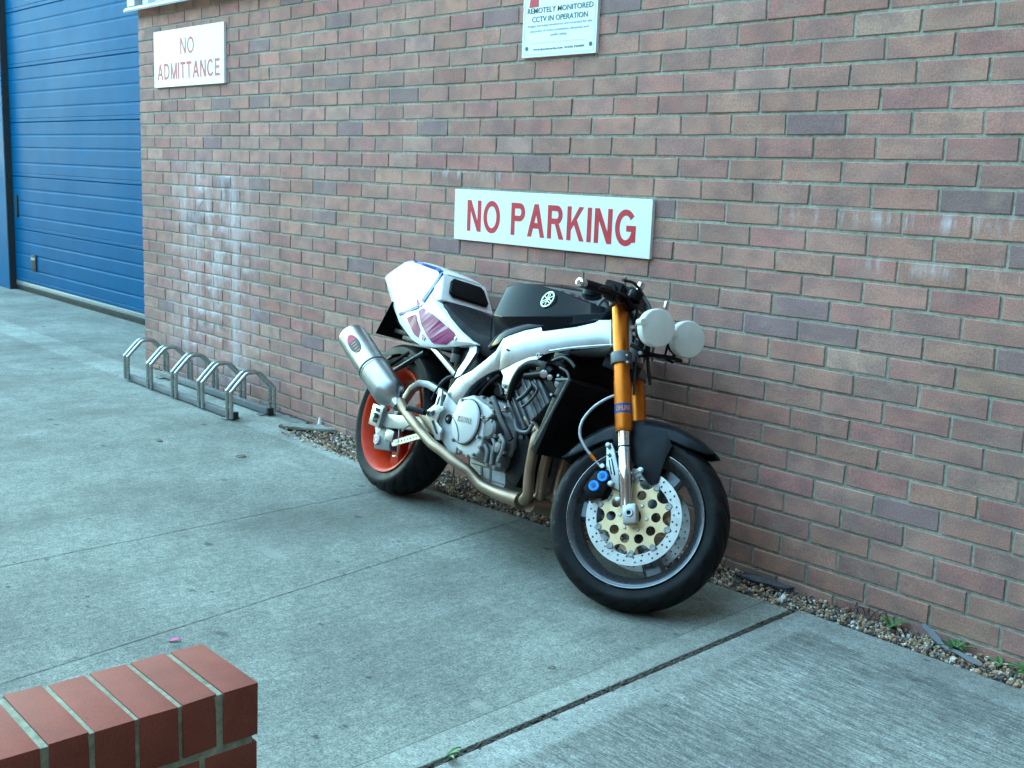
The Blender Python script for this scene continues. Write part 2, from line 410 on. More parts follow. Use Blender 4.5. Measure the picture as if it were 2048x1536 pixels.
# return of the wall into the door recess
for k in range(k0-17, 22):
    zc = ZB-PITCHZ*(k+.5)
    if zc > 3.6 or zc < -.1: continue
    y = .11 if k % 2 else .0
    while y < .7:
        w2 = min(.215, .72-y)
        V, f = brick_verts(w2, .0648, .08); t = tone()
        stuff.add([(X0+v[1], y+.005+w2/2-v[0], v[2]+zc) for v in V], f); stuff_t += [t]*len(f); y += .225
me = bpy.data.meshes.new('bricks'); me.from_pydata(stuff.v, [], stuff.f); me.materials.append(M['brick'])
a = me.attributes.new('tone', 'FLOAT_COLOR', 'FACE'); a.data.foreach_set('color', [float(x) for t in stuff_t for x in (*t, 1)])
me.update()
bm = bmesh.new(); bm.from_mesh(me); bmesh.ops.recalc_face_normals(bm, faces=bm.faces); bm.to_mesh(me); bm.free()
o = bpy.data.objects.new('bricks', me); COL.objects.link(o); o.parent = wall; o['kind'] = 'stuff'; o.color = (1, 1, 1, 1)

# ------------------------------------------------------------------ cladding above, added shade walls, door
M['white_metal'] = simple('white_coated_steel', (.42, .45, .45), .4, var=.04)
M['grey_clad'] = simple('grey_cladding', (.45, .5, .52), .45, var=.05)
M['blue'] = simple('blue_door_paint', (.0008, .092, .205), .5, var=.12, scale=3, rvar=.05, bump=.08, bscale=700, spec=.03)
M['blue2'] = simple('blue_panel_paint', (.0008, .10, .215), .5, var=.06, scale=3, spec=.03)
M['rubber_seal'] = simple('black_rubber_seal', (.012, .013, .014), .7)
M['alu_strip'] = simple('door_aluminium', (.25, .28, .28), .5, .4)
clad = empty('wall_cladding', (0, 0, 2.3), label='pale metal cladding with drip flashing above the top of the brick wall', cat='cladding')
def cl(b, name, mat, **k): 
    b.xf([[1, 0, 0, 0], [0, 1, 0, 0], [0, 0, 1, -2.3], [0, 0, 0, 1]]); return b.build(name, mat, clad, **k)
b = MB(); b.prism([(-.262, -.005, 2.331), (-.262, -.075, 2.308), (-.262, -.079, 2.318), (-.262, -.062, 2.338), (-.262, -.005, 2.342)], (X1+.262, 0, 0)); cl(b, 'drip_flashing', M['white_metal'], smooth=False)
b = MB(); b.box((-.245, -.058, 2.346), (-.135, -.006, 10.5)); b.box((-.245, -.004, 2.346), (-.215, .72, 10.5)); cl(b, 'corner_trim', M['white_metal'], smooth=False)
b = MB(); prof = []
x = -.07
while x < X1: prof += [(x, -.012), (x+.03, -.045), (x+.11, -.045), (x+.14, -.012)]; x += .2
A = [(p[0], p[1], 2.346) for p in prof]; B = [(p[0], p[1], 10.5) for p in prof]; b.strip(A, B, (0, .006, 0)); cl(b, 'cladding_sheet', M['grey_clad'], smooth=False)
b = MB(); b.box((-12, .78, 3.75), (-.23, .95, 10.5)); cl(b, 'cladding_panel', M['grey_clad'])
b = MB(); b.box((-.2, .11, 2.37), (X1, .3, 10.5)); cl(b, 'gap_shadow_core', M['rubber_seal'])  # core painted black for the shadow in the gap beside the corner trim
M['shade_wall'] = simple('shade_wall', (.07, .045, .04), .9, var=.3, scale=6)
b = MB(); b.box((7.75, -14, -.1), (8.0, .4, 9.)); b.box((-40, -13.2, -.1), (7.75, -13, 7.)); tag(b.build('wall', M['shade_wall']), kind='structure')  # unseen tall walls, added to shade the yard and darken reflections

door = empty('sectional_door', (-2.8, .8, 0), label='blue sectional overhead door of ribbed horizontal panels at the left', cat='door')
def dd(b, name, mat, **k):
    b.xf([[1, 0, 0, 2.8], [0, 1, 0, -.8], [0, 0, 1, 0], [0, 0, 0, 1]]); return b.build(name, mat, door, **k)
H = .537; XL, XR = -5.33, -.25
for i in range(-0, 7):
    z0 = .098+H*i; z1 = min(z0+H, 3.7)
    pr = [(0, 0), (0, .018)]
    def rib(z, d=.006, wdt=.012): return [(0, z-wdt), (d, z-wdt*.35), (d, z+wdt*.35), (0, z+wdt)]
    hh = z1-z0
    p2 = [(.004, .002), (0, .008)]
    for zz in (.035,) : p2 += rib(zz, .003, .006)
    for zz in (.135, .285, .41): p2 += rib(zz, .0034, .014)
    p2 += [(0, hh-.008), (.004, hh-.003)]
    b = MB(); b.prism([(XL, .8+y, z0+z) for y, z in p2] + [(XL, .84, z0+hh-.003), (XL, .84, z0+.002)], (XR-XL, 0, 0))
    dd(b, 'door_panel', M['blue'], smooth=False)
b = MB(); b.box((XL-.05, .842, 0), (XR, .86, 3.76)); dd(b, 'door_backing', M['rubber_seal'])
b = MB(); b.box((XL, .797, .052), (XR, .84, .097)); dd(b, 'bottom_rail', M['alu_strip'], bevel=.004)
b = MB(); b.box((XL, .79, .03), (XR, .84, .05)); b.box((XL, .8, -.002), (XR, .835, .03)); dd(b, 'bottom_seal', M['rubber_seal'])
b = MB(); b.box((-5.10, .785, .76), (-5.04, .799, .98)); dd(b, 'pull_handle', M['rubber_seal'], bevel=.006)
b = MB(); b.box((-4.70, .786, .235), (-4.56, .8005, .40)); 
h = dd(b, 'lift_handle', M['rubber_seal'], bevel=.006)
b = MB(); b.box((-4.685, .782, .345), (-4.575, .787, .37)); b.xf([[1, 0, 0, 2.8], [0, 1, 0, -.8], [0, 0, 1, 0], [0, 0, 0, 1]]); b.build('nameplate', M['alu_strip'], h)
pier = empty('blue_panel', (-6.2, .7, 0), label='plain blue metal side panel left of the overhead door', cat='panel')
b = MB(); b.box((-6, .03, 0), (1.0, .3, 10.5)); b.build('panel_face', M['blue2'], pier, smooth=False)
b = MB(); b.box((1.002, .034, 0), (1.014, .098, 3.75)); b.build('edge_trim', M['rubber_seal'], pier)

# ------------------------------------------------------------------ signs
M['sign_white'] = simple('sign_white', (.80, .82, .80), .35, var=.02, scale=8)
M['sign_red'] = simple('sign_red', (.55, .03, .045), .4, var=.05)
M['sign_red_faded'] = simple('sign_red_faded', (.45, .045, .05), .5, var=.1, scale=20)
M['sign_green'] = simple('sign_dark_green_print', (.015, .12, .11), .5)
M['sign_pale'] = simple('sign_pale_blue_print', (.38, .52, .54), .5)
M['screw'] = simple('screw_steel', (.4, .4, .4), .4, .9)
def sign(name, x0, x1, z0, z1, label, skew=0):
    r = empty(name, ((x0+x1)/2, -.012, (z0+z1)/2), label=label, cat='sign')
    b = MB(); w2, h2 = (x1-x0)/2, (z1-z0)/2; b.box((-w2, -.004, -h2), (w2, .012, h2))
    b.build('sign_panel', M['sign_white'], r, bevel=.001, smooth=False); return r
def glyph(ch, t):
    """plain grotesque capital as a list of flat polygons; cap height 1"""
    q = lambda *p: list(p)
    bar = lambda x0, y0, x1, y1: [(x0, y0), (x1, y0), (x1, y1), (x0, y1)]
    def diag(xa, ya, xb, yb, w_): return [(xa, ya), (xa+w_, ya), (xb+w_, yb), (xb, yb)]
    def arc(cx, cy, rx, ry, a0, a1, n=18):
        P_ = []
        for i in range(n):
            u, v = R(a0+(a1-a0)*i/n), R(a0+(a1-a0)*(i+1)/n)
            P_.append([(cx+rx*math.cos(u), cy+ry*math.sin(u)), (cx+rx*math.cos(v), cy+ry*math.sin(v)), (cx+(rx-t)*math.cos(v), cy+(ry-t*.92)*math.sin(v)), (cx+(rx-t)*math.cos(u), cy+(ry-t*.92)*math.sin(u))])
        return P_
    h = t*.92; d = t*1.08
    if ch == 'N': return .74, [bar(0, 0, t, 1), bar(.74-t, 0, .74, 1), diag(t*.0, 1, .74-d, 0, d)]
    if ch == 'O': return .86, arc(.43, .5, .43, .515, 0, 360, 32)
    if ch in 'PR':
        g = [bar(0, 0, t, 1), bar(t, 1-h, .42, 1), bar(t, .44, .42, .44+h)] + arc(.42, .72, .26, .28, -90, 90, 14)
        if ch == 'R': g.append([(.34, .45), (.36+t*.9, .45), (.76, 0), (.76-t*1.15, 0)])
        return (.68 if ch == 'P' else .76), g
    if ch == 'A': return .82, [diag(0, 0, .41-d*.5, 1, d), diag(.82-d, 0, .41-d*.5, 1, d), bar(.2, .26, .62, .26+h)]
    if ch == 'K': return .76, [bar(0, 0, t, 1), [(t, .30), (t, .52), (.52, 1), (.73, 1)], [(.26, .56), (.40, .68), (.77, 0), (.57, 0)]]
    if ch == 'I': return t, [bar(0, 0, t, 1)]
    if ch == 'T': return .68, [bar(0, 1-h, .68, 1), bar(.34-t/2, 0, .34+t/2, 1-h)]
    if ch == 'E': return .64, [bar(0, 0, t, 1), bar(t, 0, .64, h), bar(t, .5-h/2+.02, .59, .5+h/2+.02), bar(t, 1-h, .63, 1)]
    if ch == 'D': return .76, [bar(0, 0, t, 1), bar(t, 0, .33, h), bar(t, 1-h, .33, 1)] + arc(.33, .5, .43, .5, -90, 90, 18)
    if ch == 'M': return .88, [bar(0, 0, t, 1), bar(.88-t, 0, .88, 1), diag(0, 1, .44-d/2, 0, d), diag(.88-d, 1, .44-d/2, 0, d)]
    if ch == 'C': return .80, arc(.42, .5, .42, .515, 38, 322, 26)
    if ch == 'G': return .84, arc(.43, .5, .43, .515, 40, 338, 26) + [bar(.46, .40, .84, .40+h), bar(.84-t*.95, .10, .84, .40)]
    return .30, []
def sign_caps(r, body, cx, cz, wd, ht, mat, t=.16, gap=.13):
    x = 0; gl = []
    for ch in body:
        w_, g = glyph(ch, t)
        if g: gl.append([[(px+x, py) for px, py in q] for q in g])
        x += w_+gap
    x -= gap; ox, oz = cx-r.location.x-wd/2, cz-r.location.z-ht/2
    for g in gl:
        b = MB()
        for i, q in enumerate(g): b.prism([(ox+px*wd/x, -.0046-.00004*(i % 9), oz+py*ht) for px, py in q], (0, .0012, 0))
        b.build('letter', mat, r, smooth=False)
def sign_text(r, body, cx, cz, wd, ht, mat, name='lettering', bold=0):
    V, f = text_mesh(body, wd, ht, .0012, bold); V = place(V, (cx-r.location.x, -.0048, cz-r.location.z), (1, 0, 0), (0, 0, 1))
    b = MB().add(V, f); return b.build(name, mat, r, smooth=False)
r = sign('no_parking_sign', 3.122, 4.288, 1.079, 1.300, 'white sign with red NO PARKING lettering above the motorbike')
sign_caps(r, 'NO PARKING', 3.712, 1.188, 1.0, .135, M['sign_red'], .185)
r = sign('no_admittance_sign', .049, .975, 1.832, 2.172, 'white sign with faded red NO ADMITTANCE lettering by the blue door')
sign_caps(r, 'NO', .51, 2.068, .185, .095, M['sign_red_faded'], .16)
sign_caps(r, 'ADMITTANCE', .51, 1.925, .83, .098, M['sign_red_faded'], .18)
r = sign('cctv_sign', 3.532, 3.954, 1.843, 2.16, 'white CCTV security notice with dark green print at the top edge')
sign_text(r, 'REMOTELY MONITORED', 3.745, 2.024, .372, .021, M['sign_green'], bold=.003)
sign_text(r, 'CCTV IN OPERATION', 3.745, 1.990, .315, .021, M['sign_green'], bold=.003)
for t, z, wd in (('Images are being monitored and recorded for the', 1.964, .365), ('purposes of crime prevention, detection and', 1.944, .33), ('public safety', 1.925, .09)):
    sign_text(r, t, 3.745, z, wd, .013, M['sign_pale'])
sign_text(r, 'www.lynxsecurity.com  01536 724999', 3.745, 1.872, .29, .011, M['sign_green'])
b = MB(); b.box((-.145, -.0052, -.1045), (.15, -.0046, -.1035))
for a, c in (((-.2, -.1485), (.2, -.1475)), ((-.2, -.1485), (-.199, .155)), ((.199, -.1485), (.2, .155))): b.box((a[0], -.0052, a[1]), (c[0], -.0046, c[1]))
b.build('border_line', M['sign_pale'], r, smooth=False)
for sxn in (-.182, .182):
    b = MB(); V, f = curve_plate(circle(0, 0, .0085, 20), [], .0012); b.add(place(V, (sxn, -.0048, -.1235), (1, 0, 0), (0, 0, 1)), f); b.build('badge', M['sign_green'], r, smooth=False)
b = MB(); b.prism([(-.175, -.0044, .037), (-.120, -.0044, .037), (-.125, -.0044, .125), (-.16, -.0044, .125)], (0, -.001, 0)); b.build('red_mark', M['sign_red'], r, smooth=False)

# ================================================================== MOTORBIKE
# bike frame: x forward, y left, z up, origin at the rear axle; leaning on the wall, steering turned left
def Rx(a): c, s = math.cos(a), math.sin(a); return np.array([[1, 0, 0], [0, c, -s], [0, s, c]])
def Ry(a): c, s = math.cos(a), math.sin(a); return np.array([[c, 0, s], [0, 1, 0], [-s, 0, c]])
def Rz(a): c, s = math.cos(a), math.sin(a); return np.array([[c, -s, 0], [s, c, 0], [0, 0, 1]])
def Rax(k, a):
    k = np.array(k)/np.linalg.norm(k); K = np.array([[0, -k[2], k[1]], [k[2], 0, -k[0]], [-k[1], k[0], 0]])
    return np.eye(3) + math.sin(a)*K + (1-math.cos(a))*K@K
BT = np.array([3.271, -.37, .30324653])
BR = Rz(-.11034) @ Rx(-.2743) @ Ry(.00692)
RAKE = R(24.5); STEER_UP = np.array([-math.sin(RAKE), 0, math.cos(RAKE)])
SR = Rax(STEER_UP, .54122)
FA = np.array([1.49109847, .01545546, -.01577803])          # front axle in the bike frame
ORG = np.array([.7, 0, -.31])                                # base point of the thing
def pray(u, v):
    d = (u-1024)/F_PX*CR - (v-768)/F_PX*CU + CF
    return d/np.linalg.norm(d)
def P(u, v, y):
    n = BR[:, 1]; o = BT + n*y; d = pray(u, v); X = CAM + d*((o-CAM)@n)/(d@n); return BR.T@(X-BT)
def Q(u, v, y):
    Mx = BR@SR; n = Mx[:, 1]; o = BT+BR@FA+n*y; d = pray(u, v); X = CAM + d*((o-CAM)@n)/(d@n); return Mx.T@(X-BT-BR@FA)
bike = empty('motorcycle', label='stripped black and white sports motorbike with orange rear wheel leaning on the wall', cat='motorbike')
Bm = np.eye(4); Bm[:3, :3] = BR; Bm[:3, 3] = BT+BR@ORG
bike.matrix_world = Matrix(Bm.tolist())
MO = np.eye(4); MO[:3, 3] = -ORG
MS = np.eye(4); MS[:3, :3] = SR; MS[:3, 3] = FA
SPLIT = {'spoke', 'disc_bobbin', 'bracket_bolt', 'piston_cap', 'cap_recess', 'bracket_slot', 'pinch_bolt', 'adjuster_slot', 'frame_bolt', 'sensor_plug', 'cast_passage',
         'connector_block', 'bracket_lug', 'hanger_opening', 'fairing_fastener', 'sump_rib', 'cooling_rib', 'wiring_loom', 'hose_clip', 'disc_bolt', 'rear_brake_line', 'weld_seam', 'cover_bolt'}
TINY = {'cooling_fin', 'footrest_rib', 'drive_chain'}
def bk(b, name, mat, parent=None, steer=False, **k):
    if steer: b.xf(MS)
    b.xf(MO)
    if name in SPLIT and len(b.p) > 1:
        for i, (v0, f0) in enumerate(b.p):
            v1, f1 = b.p[i+1] if i+1 < len(b.p) else (len(b.v), len(b.f))
            q = MB(); q.add(b.v[v0:v1], [tuple(j-v0 for j in f) for f in b.f[f0:f1]]); o = q.build(name, mat, parent or bike, **k)
        return o
    o = b.build(name, mat, parent or bike, **k)
    if name in TINY: o['kind'] = 'stuff'
    return o

# materials
M['tyre'] = simple('tyre_rubber', (.0045, .005, .006), .55, var=.25, scale=30, rvar=.1, dirt=.1, spec=.16)
M['orange'] = simple('orange_rim_paint', (.56, .03, .004), .4, spec=.15, var=.12, scale=25, dirt=.25)
M['anthracite'] = simple('anthracite_rim_paint', (.085, .09, .098), .3, .6, var=.1, dirt=.15)
M['rim_lip'] = simple('rim_lip', (.22, .24, .25), .25, .9, var=.1)
M['white_paint'] = simple('white_bodywork', (.80, .81, .80), .25, coat=.15, var=.02, scale=5, rvar=.03)
M['black_gloss'] = simple('black_gloss_paint', (.004, .005, .007), .06, var=.1, rvar=.015, spec=.045)
M['black_satin'] = simple('black_satin_plastic', (.0035, .0035, .004), .42, var=.2, rvar=.1, spec=.13)
M['carbon'] = simple('dark_fender_plastic', (.007, .009, .012), .36, var=.2, rvar=.06, spec=.18)
M['seat'] = simple('dark_seat_foam', (.010, .011, .013),   .65, spec=.14, var=.2, bump=.3, bscale=500)
M['polished'] = simple('polished_aluminium', (.36, .40, .425), .27, 1, var=.06, scale=9, rvar=.06)
M['satin_alu'] = simple('satin_aluminium', (.40, .41, .40), .36, .85, var=.1, scale=20, dirt=.1)
M['cast'] = simple('cast_engine_metal', (.13, .135, .14), .5, .5, var=.18, scale=30, bump=.15, bscale=400, dirt=.25)
M['cast_light'] = simple('bobbin_steel', (.27, .28, .27), .45, .7)
M['cast_dark'] = simple('grimy_cast_metal', (.09, .095, .10), .55, .5, var=.3, scale=25, bump=.2, dirt=.5)
M['engine_cover'] = simple('pale_engine_cover', (.40, .41, .40), .45, .3, var=.06, scale=15, dirt=.06)
M['steel'] = simple('brushed_steel', (.36, .365, .36), .36, 1, var=.12, scale=18, rvar=.08)
M['gold'] = simple('gold_anodised', (.62, .16, .012), .36, .75, var=.08, scale=20)
M['chrome'] = simple('chrome', (.6, .61, .61), .1, 1, var=.03)
M['pipe'] = simple('heat_tinted_pipe', (.29, .205, .14), .42, .8, var=.25, scale=14, dirt=.25)
M['disc'] = simple('brake_disc_steel', (.45, .45, .42), .45, .7, var=.06)
M['carrier'] = simple('pale_gold_carrier', (.66, .49, .27), .42, .5, var=.06)
M['blue_anod'] = simple('blue_anodised', (.01, .20, .62), .3, .4)
M['purple'] = simple('purple_graphic', (.21, .012, .09), .35, var=.1, scale=8, spec=.3)
M['blue_graphic'] = simple('blue_graphic', (.004, .05, .22), .35, spec=.3)
M['cover_white'] = simple('matt_white_lamp_cover', (.68, .66, .60), .6, var=.06, scale=30)
M['hose'] = simple('black_hose', (.007, .007, .008), .5)
M['braid'] = simple('braided_hose', (.34, .36, .37), .4, .6)
M['bolt'] = simple('bolt_steel', (.34, .35, .34), .3, .9)
M['cream'] = simple('cream_emblem', (.72, .78, .55), .4)
M['red_print'] = simple('red_print', (.5, .02, .05), .4)
M['orange_print'] = simple('orange_print', (.75, .25, .05), .4)
M['navy_print'] = simple('navy_print', (.02, .05, .2), .4)
M['slot'] = simple('dark_recess', (.004, .004, .005), .8)

# ---------------------------------------------------------------- wheels
def tyre_mesh(c, Ro, hw, Rb, seg, parent, steer=False):
    """lathe about local y with real tread grooves"""
    prof = []
    n = 29
    for i in range(n):
        t = -1 + 2*i/(n-1); a = t*R(106)
        sq = abs(math.sin(a))**.9*math.copysign(1, a)
        y = hw*math.sin(a)/max(1, 1) if abs(a) < R(90) else hw*math.copysign(1-(abs(a)-R(90))*.35, a)
        h = (Ro-Rb-.006)
        r = Rb+.006 + h*(math.cos(a*.849)**.72)
        prof.append((r, y))
    b = MB(); V = []
    for s in range(seg):
        an = 2*math.pi*s/seg
        for i, (r, y) in enumerate(prof):
            m = abs(i-n//2)
            gr = 2 <= m <= 9 and ((s + (2*m if (i > n//2) else 2*m+6)) % 13 < 2)
            rr = r - (.0055 if gr else 0)
            V.append((c[0]+rr*math.sin(an), c[1]+y, c[2]+rr*math.cos(an)))
    f = [(s*n+i, ((s+1) % seg)*n+i, ((s+1) % seg)*n+i+1, s*n+i+1) for s in range(seg) for i in range(n-1)]
    b.add(V, f); return bk(b, 'tyre', M['tyre'], parent, steer, ang=50)
def spoke(b, c, a, r0, r1, w0, w1, y0, y1, t):
    """tapered box spoke in the wheel plane at angle a (from up, towards +x)"""
    d = np.array([math.sin(a), 0, math.cos(a)]); e = np.array([math.cos(a), 0, -math.sin(a)]); c = np.array(c)
    secs = []
    for r, w, y in ((r0, w0, y0), ((r0+r1)/2, (w0+w1)*.45, (y0+y1)/2), (r1, w1, y1)):
        p = c + d*r
        q = []
        for sx_, sy_ in ((-1, -.6), (-.7, -1), (.7, -1), (1, -.6), (1, .6), (.7, 1), (-.7, 1), (-1, .6)):
            q.append(p + e*sx_*w + np.array([0, y+sy_*t, 0]))
        secs.append(q)
    b.loft(secs)

# rear wheel
rw = bk(MB().lathe([(.224, -.086), (.229, -.086), (.229, -.078), (.215, -.072), (.207, -.055), (.196, -.03), (.196, .03), (.207, .055), (.215, .072), (.229, .078), (.229, .086), (.224, .086),
                    (.215, .080), (.200, .050), (.188, .028), (.188, -.028), (.200, -.050), (.214, -.080)], (0, 0, 0), (0, 1, 0), 96, True), 'rear_wheel', M['orange'])
rw['label'] = 'orange rear rim'
b = MB()
for a in (R(55), R(175), R(295)): spoke(b, (0, 0, 0), a, .045, .196, .034, .045, 0, 0, .022)
bk(b, 'spoke', M['orange'], rw)
bk(MB().lathe([(.02, -.075), (.05, -.075), (.058, -.05), (.058, .05), (.05, .08), (.02, .08)], (0, 0, 0), (0, 1, 0), 40, True), 'hub', M['anthracite'], rw)
tyre_mesh((0, 0, 0), .312, .09, .226, 300, rw)
V, f = curve_plate(circle(0, 0, .118, 64), [circle(0, 0, .082, 48)] + [circle((.094+.012*(i % 2))*math.cos(i*2*math.pi/36), (.094+.012*(i % 2))*math.sin(i*2*math.pi/36), .0035, 8) for i in range(36)], .005)
bk(MB().add(place(V, (0, -.082, 0), (1, 0, 0), (0, 0, 1)), f), 'brake_disc', M['disc'], rw)
# front wheel (steered frame, origin front axle)
fw = bk(MB().lathe([(.223, -.058), (.229, -.058), (.230, -.053), (.220, -.050), (.217, -.046), (.209, -.036), (.198, -.02), (.198, .02), (.209, .036), (.217, .046), (.220, .05), (.230, .053), (.229, .058), (.223, .058),
                    (.212, .052), (.204, .036), (.190, .022), (.190, -.022), (.204, -.036), (.212, -.052)], (0, 0, 0), (0, 1, 0), 112, True), 'front_wheel', M['anthracite'], steer=True)
fw['label'] = 'dark anthracite front rim'
for r0_, y0_, q_ in ((.2268, .0585, .0022), (.2195, .0512, .0018), (.2125, .0415, .0016)):
    for sg_ in (-1, 1):
        bk(MB().lathe([(r0_+q_*math.cos(j*math.pi/4), sg_*y0_+q_*math.sin(j*math.pi/4)) for j in range(8)], (0, 0, 0), (0, 1, 0), 112, True), 'rim_lip', M['rim_lip'], fw, True)
b = MB()
for a in (R(20), R(140), R(260)): spoke(b, (0, 0, 0), a, .04, .200, .03, .036, 0, 0, .02)
bk(b, 'spoke', M['anthracite'], fw, True)
bk(MB().lathe([(.012, -.052), (.045, -.052), (.05, -.03), (.05, .03), (.045, .052), (.012, .052)], (0, 0, 0), (0, 1, 0), 40, True), 'hub', M['anthracite'], fw, True)
tyre_mesh((0, 0, 0), .298, .061, .226, 288, fw, True)
def front_disc(y):
    holes = []
    for i in range(32):
        a = 2*math.pi*i/32
        for dr, da in ((.132, 0), (.148, .035)) if i % 2 == 0 else ((.129, .03), (.144, -.02)):
            holes.append(circle(dr*math.cos(a+da), dr*math.sin(a+da), .0036, 8))
    V, f = curve_plate(circle(0, 0, .158, 96), [circle(0, 0, .1235, 72)]+holes, .005)
    d = bk(MB().add(place(V, (0, y, 0), (1, 0, 0), (0, 0, 1)), f), 'brake_disc', M['disc'], steer=True)
    out = []
    for i in range(10):                      # scalloped carrier with ears
        a0 = 2*math.pi*i/10
        for t, r in ((-.10, .1185), (0, .1185), (.10, .1185)): out.append((r*math.cos(a0+t), r*math.sin(a0+t)))
        am = a0+math.pi/10; cx_, cy_ = .1195*math.cos(am), .1195*math.sin(am)
        for j in range(1, 10):
            th_ = am-math.pi/2 - math.pi*j/10; out.append((cx_+.0245*math.cos(th_), cy_+.0245*math.sin(th_)))
    hl = [circle(.074*math.cos(2*math.pi*(i+.5)/10), .074*math.sin(2*math.pi*(i+.5)/10), .0158, 20) for i in range(10)]
    V, f = curve_plate(out, hl+[circle(0, 0, .026, 24)], .006)
    bk(MB().add(place(V, (0, y+.0005, 0), (1, 0, 0), (0, 0, 1)), f), 'disc_carrier', M['carrier'], d, True)
    b = MB()
    for i in range(10):
        a = 2*math.pi*i/10; c = (.1195*math.cos(a), y, .1195*math.sin(a))
        b.lathe([(0, -.0045), (.005, -.0045), (.006, -.006), (.0095, -.006), (.0115, -.004), (.0115, .004), (.0095, .006), (0, .006)], c, (0, 1, 0), 14)
    bk(b, 'disc_bobbin', M['cast_light'], d, True)
    b = MB()
    for i in range(6):
        a = 2*math.pi*i/6+.2; c = (.045*math.cos(a), y, .045*math.sin(a)); b.lathe([(0, -.008), (.005, -.008), (.006, -.006), (.006, .002)], c, (0, 1 if y < 0 else -1, 0), 6)
    bk(b, 'disc_bolt', M['steel'], d, True)
front_disc(-.066); front_disc(.066)

# ---------------------------------------------------------------- fork (steered frame)
FX0 = -.014; fk = lambda z, y, dx=0: (FX0+dx-math.tan(RAKE)*z, y, z)
FD = np.array([-math.sin(RAKE), 0, math.cos(RAKE)])
zt, zc, zg = .672, .478, .245
for sgn in (-1, 1):
    y = sgn*.104; base = np.array(fk(0, y)); Lz = lambda z: base + np.array([-math.tan(RAKE)*z, 0, z])
    def lz(prof): return MB().lathe([(r, z/math.cos(RAKE)) for r, z in prof], base, FD, 32)
    leg = bk(lz([(0, zt), (.0255, zt), (.0265, zt-.004), (.0265, .43), (.0285, .40), (.0285, zg+.012), (.0275, zg+.002), (.0265, zg), (.02, zg), (0, zg)]), 'fork_leg', M['gold'], steer=True)
    leg['label'] = 'gold anodised fork leg'
    bk(lz([(0, zg+.02), (.0212, zg+.02), (.0212, .135), (.0225, .132), (.0225, .085), (.0212, .082), (.0212, .02), (0, .02)]), 'fork_slider', M['chrome'], leg, True)
    bk(lz([(.0213, .2), (.0232, .2), (.0232, .1965), (.0213, .1965)]), 'slider_ring', M['hose'], leg, True)
    # axle foot
    b = MB(); b.box((-.022, -.02, -.032), (.022, .02, .032)); fr_ = np.eye(4); fr_[:3, 0] = [math.cos(RAKE), 0, math.sin(RAKE)]; fr_[:3, 2] = FD; fr_[:3, 3] = (.0, y, 0); b.xf(fr_)
    ft = bk(b, 'axle_clamp', M['satin_alu'], leg, True, bevel=.004)
    b = MB(); b.lathe([(.0075, 0), (.0125, 0), (.014, -.002), (.014, -.006)], (-.001, y+sgn*.026, .002), (0, sgn, 0), 20); pass
    bk(b, 'axle_end', M['steel'], leg, True); bk(MB().lathe([(0, -.003), (.0078, -.003), (.0078, -.008)], (-.001, y+sgn*.026, .002), (0, sgn, 0), 6), 'axle_socket', M['slot'], leg, True)
    if sgn < 0:
        b = MB()
        b.lathe([(.0288, .298/math.cos(RAKE)), (.0288, .328/math.cos(RAKE))], base, FD, 40); bk(b, 'maker_band', M['navy_print'], leg, True)
        V, f = text_mesh('OHLINS', .052, .017, .0006, .01); b = MB(); V2 = []
        # wrap round the tube, centred on its outer-front side
        view = (BR@SR).T@(CAM-BT-BR@FA); view -= FD*(view@FD); view /= np.linalg.norm(view); side = np.cross(FD, view)
        cc = base + FD*(.313/math.cos(RAKE))
        for p in V:
            th = p[0]/.0292; rr = .0291 + p[2]
            V2.append(cc + rr*(math.cos(th)*view + math.sin(th)*side) + FD*p[1])
        b.add(V2, f); bk(b, 'maker_lettering', M['orange_print'], leg, True, smooth=False)
def yoke(z, name, mat, r, thick, dx):
    b = MB(); c0, c1 = np.array(fk(z, -.104)), np.array(fk(z, .104)); m = (c0+c1)/2
    back = np.array([-math.cos(RAKE), 0, -math.sin(RAKE)]); fwd = -back
    out = []
    for i in range(13): a = math.pi*(.5+i/12); out.append((math.cos(a+math.pi/2)*0, 0))
    pts = []
    for i in range(9):
        a = R(90)+R(180)*i/8; pts.append((math.cos(a-R(90))*r*0 + r*math.cos(R(90)+R(180)*i/8)*0, 0))
    poly = []
    def arc(cy, a0, a1, n=8): return [(r*math.cos(a0+(a1-a0)*i/n), cy + r*math.sin(a0+(a1-a0)*i/n)) for i in range(n+1)]
    poly += arc(.104, R(-10), R(190)) if False else []
    poly = [(r, .104-.01)] + arc(.104, R(0), R(180)) + [(-.03-dx, .03), (-.045-dx, 0), (-.03-dx, -.03)] + arc(-.104, R(180), R(360)) + [(r*.6, -.03), (r*.6, .03)]
    e1, e2 = fwd, np.array([0, 1, 0])
    b.prism([m + e1*p[0] + e2*p[1] - FD*thick/2 for p in poly], FD*thick)
    return bk(b, name, mat, steer=True, bevel=.003)
yoke(.655, 'upper_yoke', M['cast_dark'], .036, .022, .01)
yk = yoke(.474, 'lower_yoke', M['cast'], .036, .04, .0)
b = MB()
for dz in (-.011, .011):
    for sgn in (-1, 1):
        c = np.array(fk(.474+dz, sgn*.104)); vd = np.array([.72, sgn*.69, .0]); b.lathe([(0, .048), (.004, .048), (.0062, .045), (.0062, .03)], c, vd, 12)
bk(b, 'pinch_bolt', M['bolt'], yk, True)

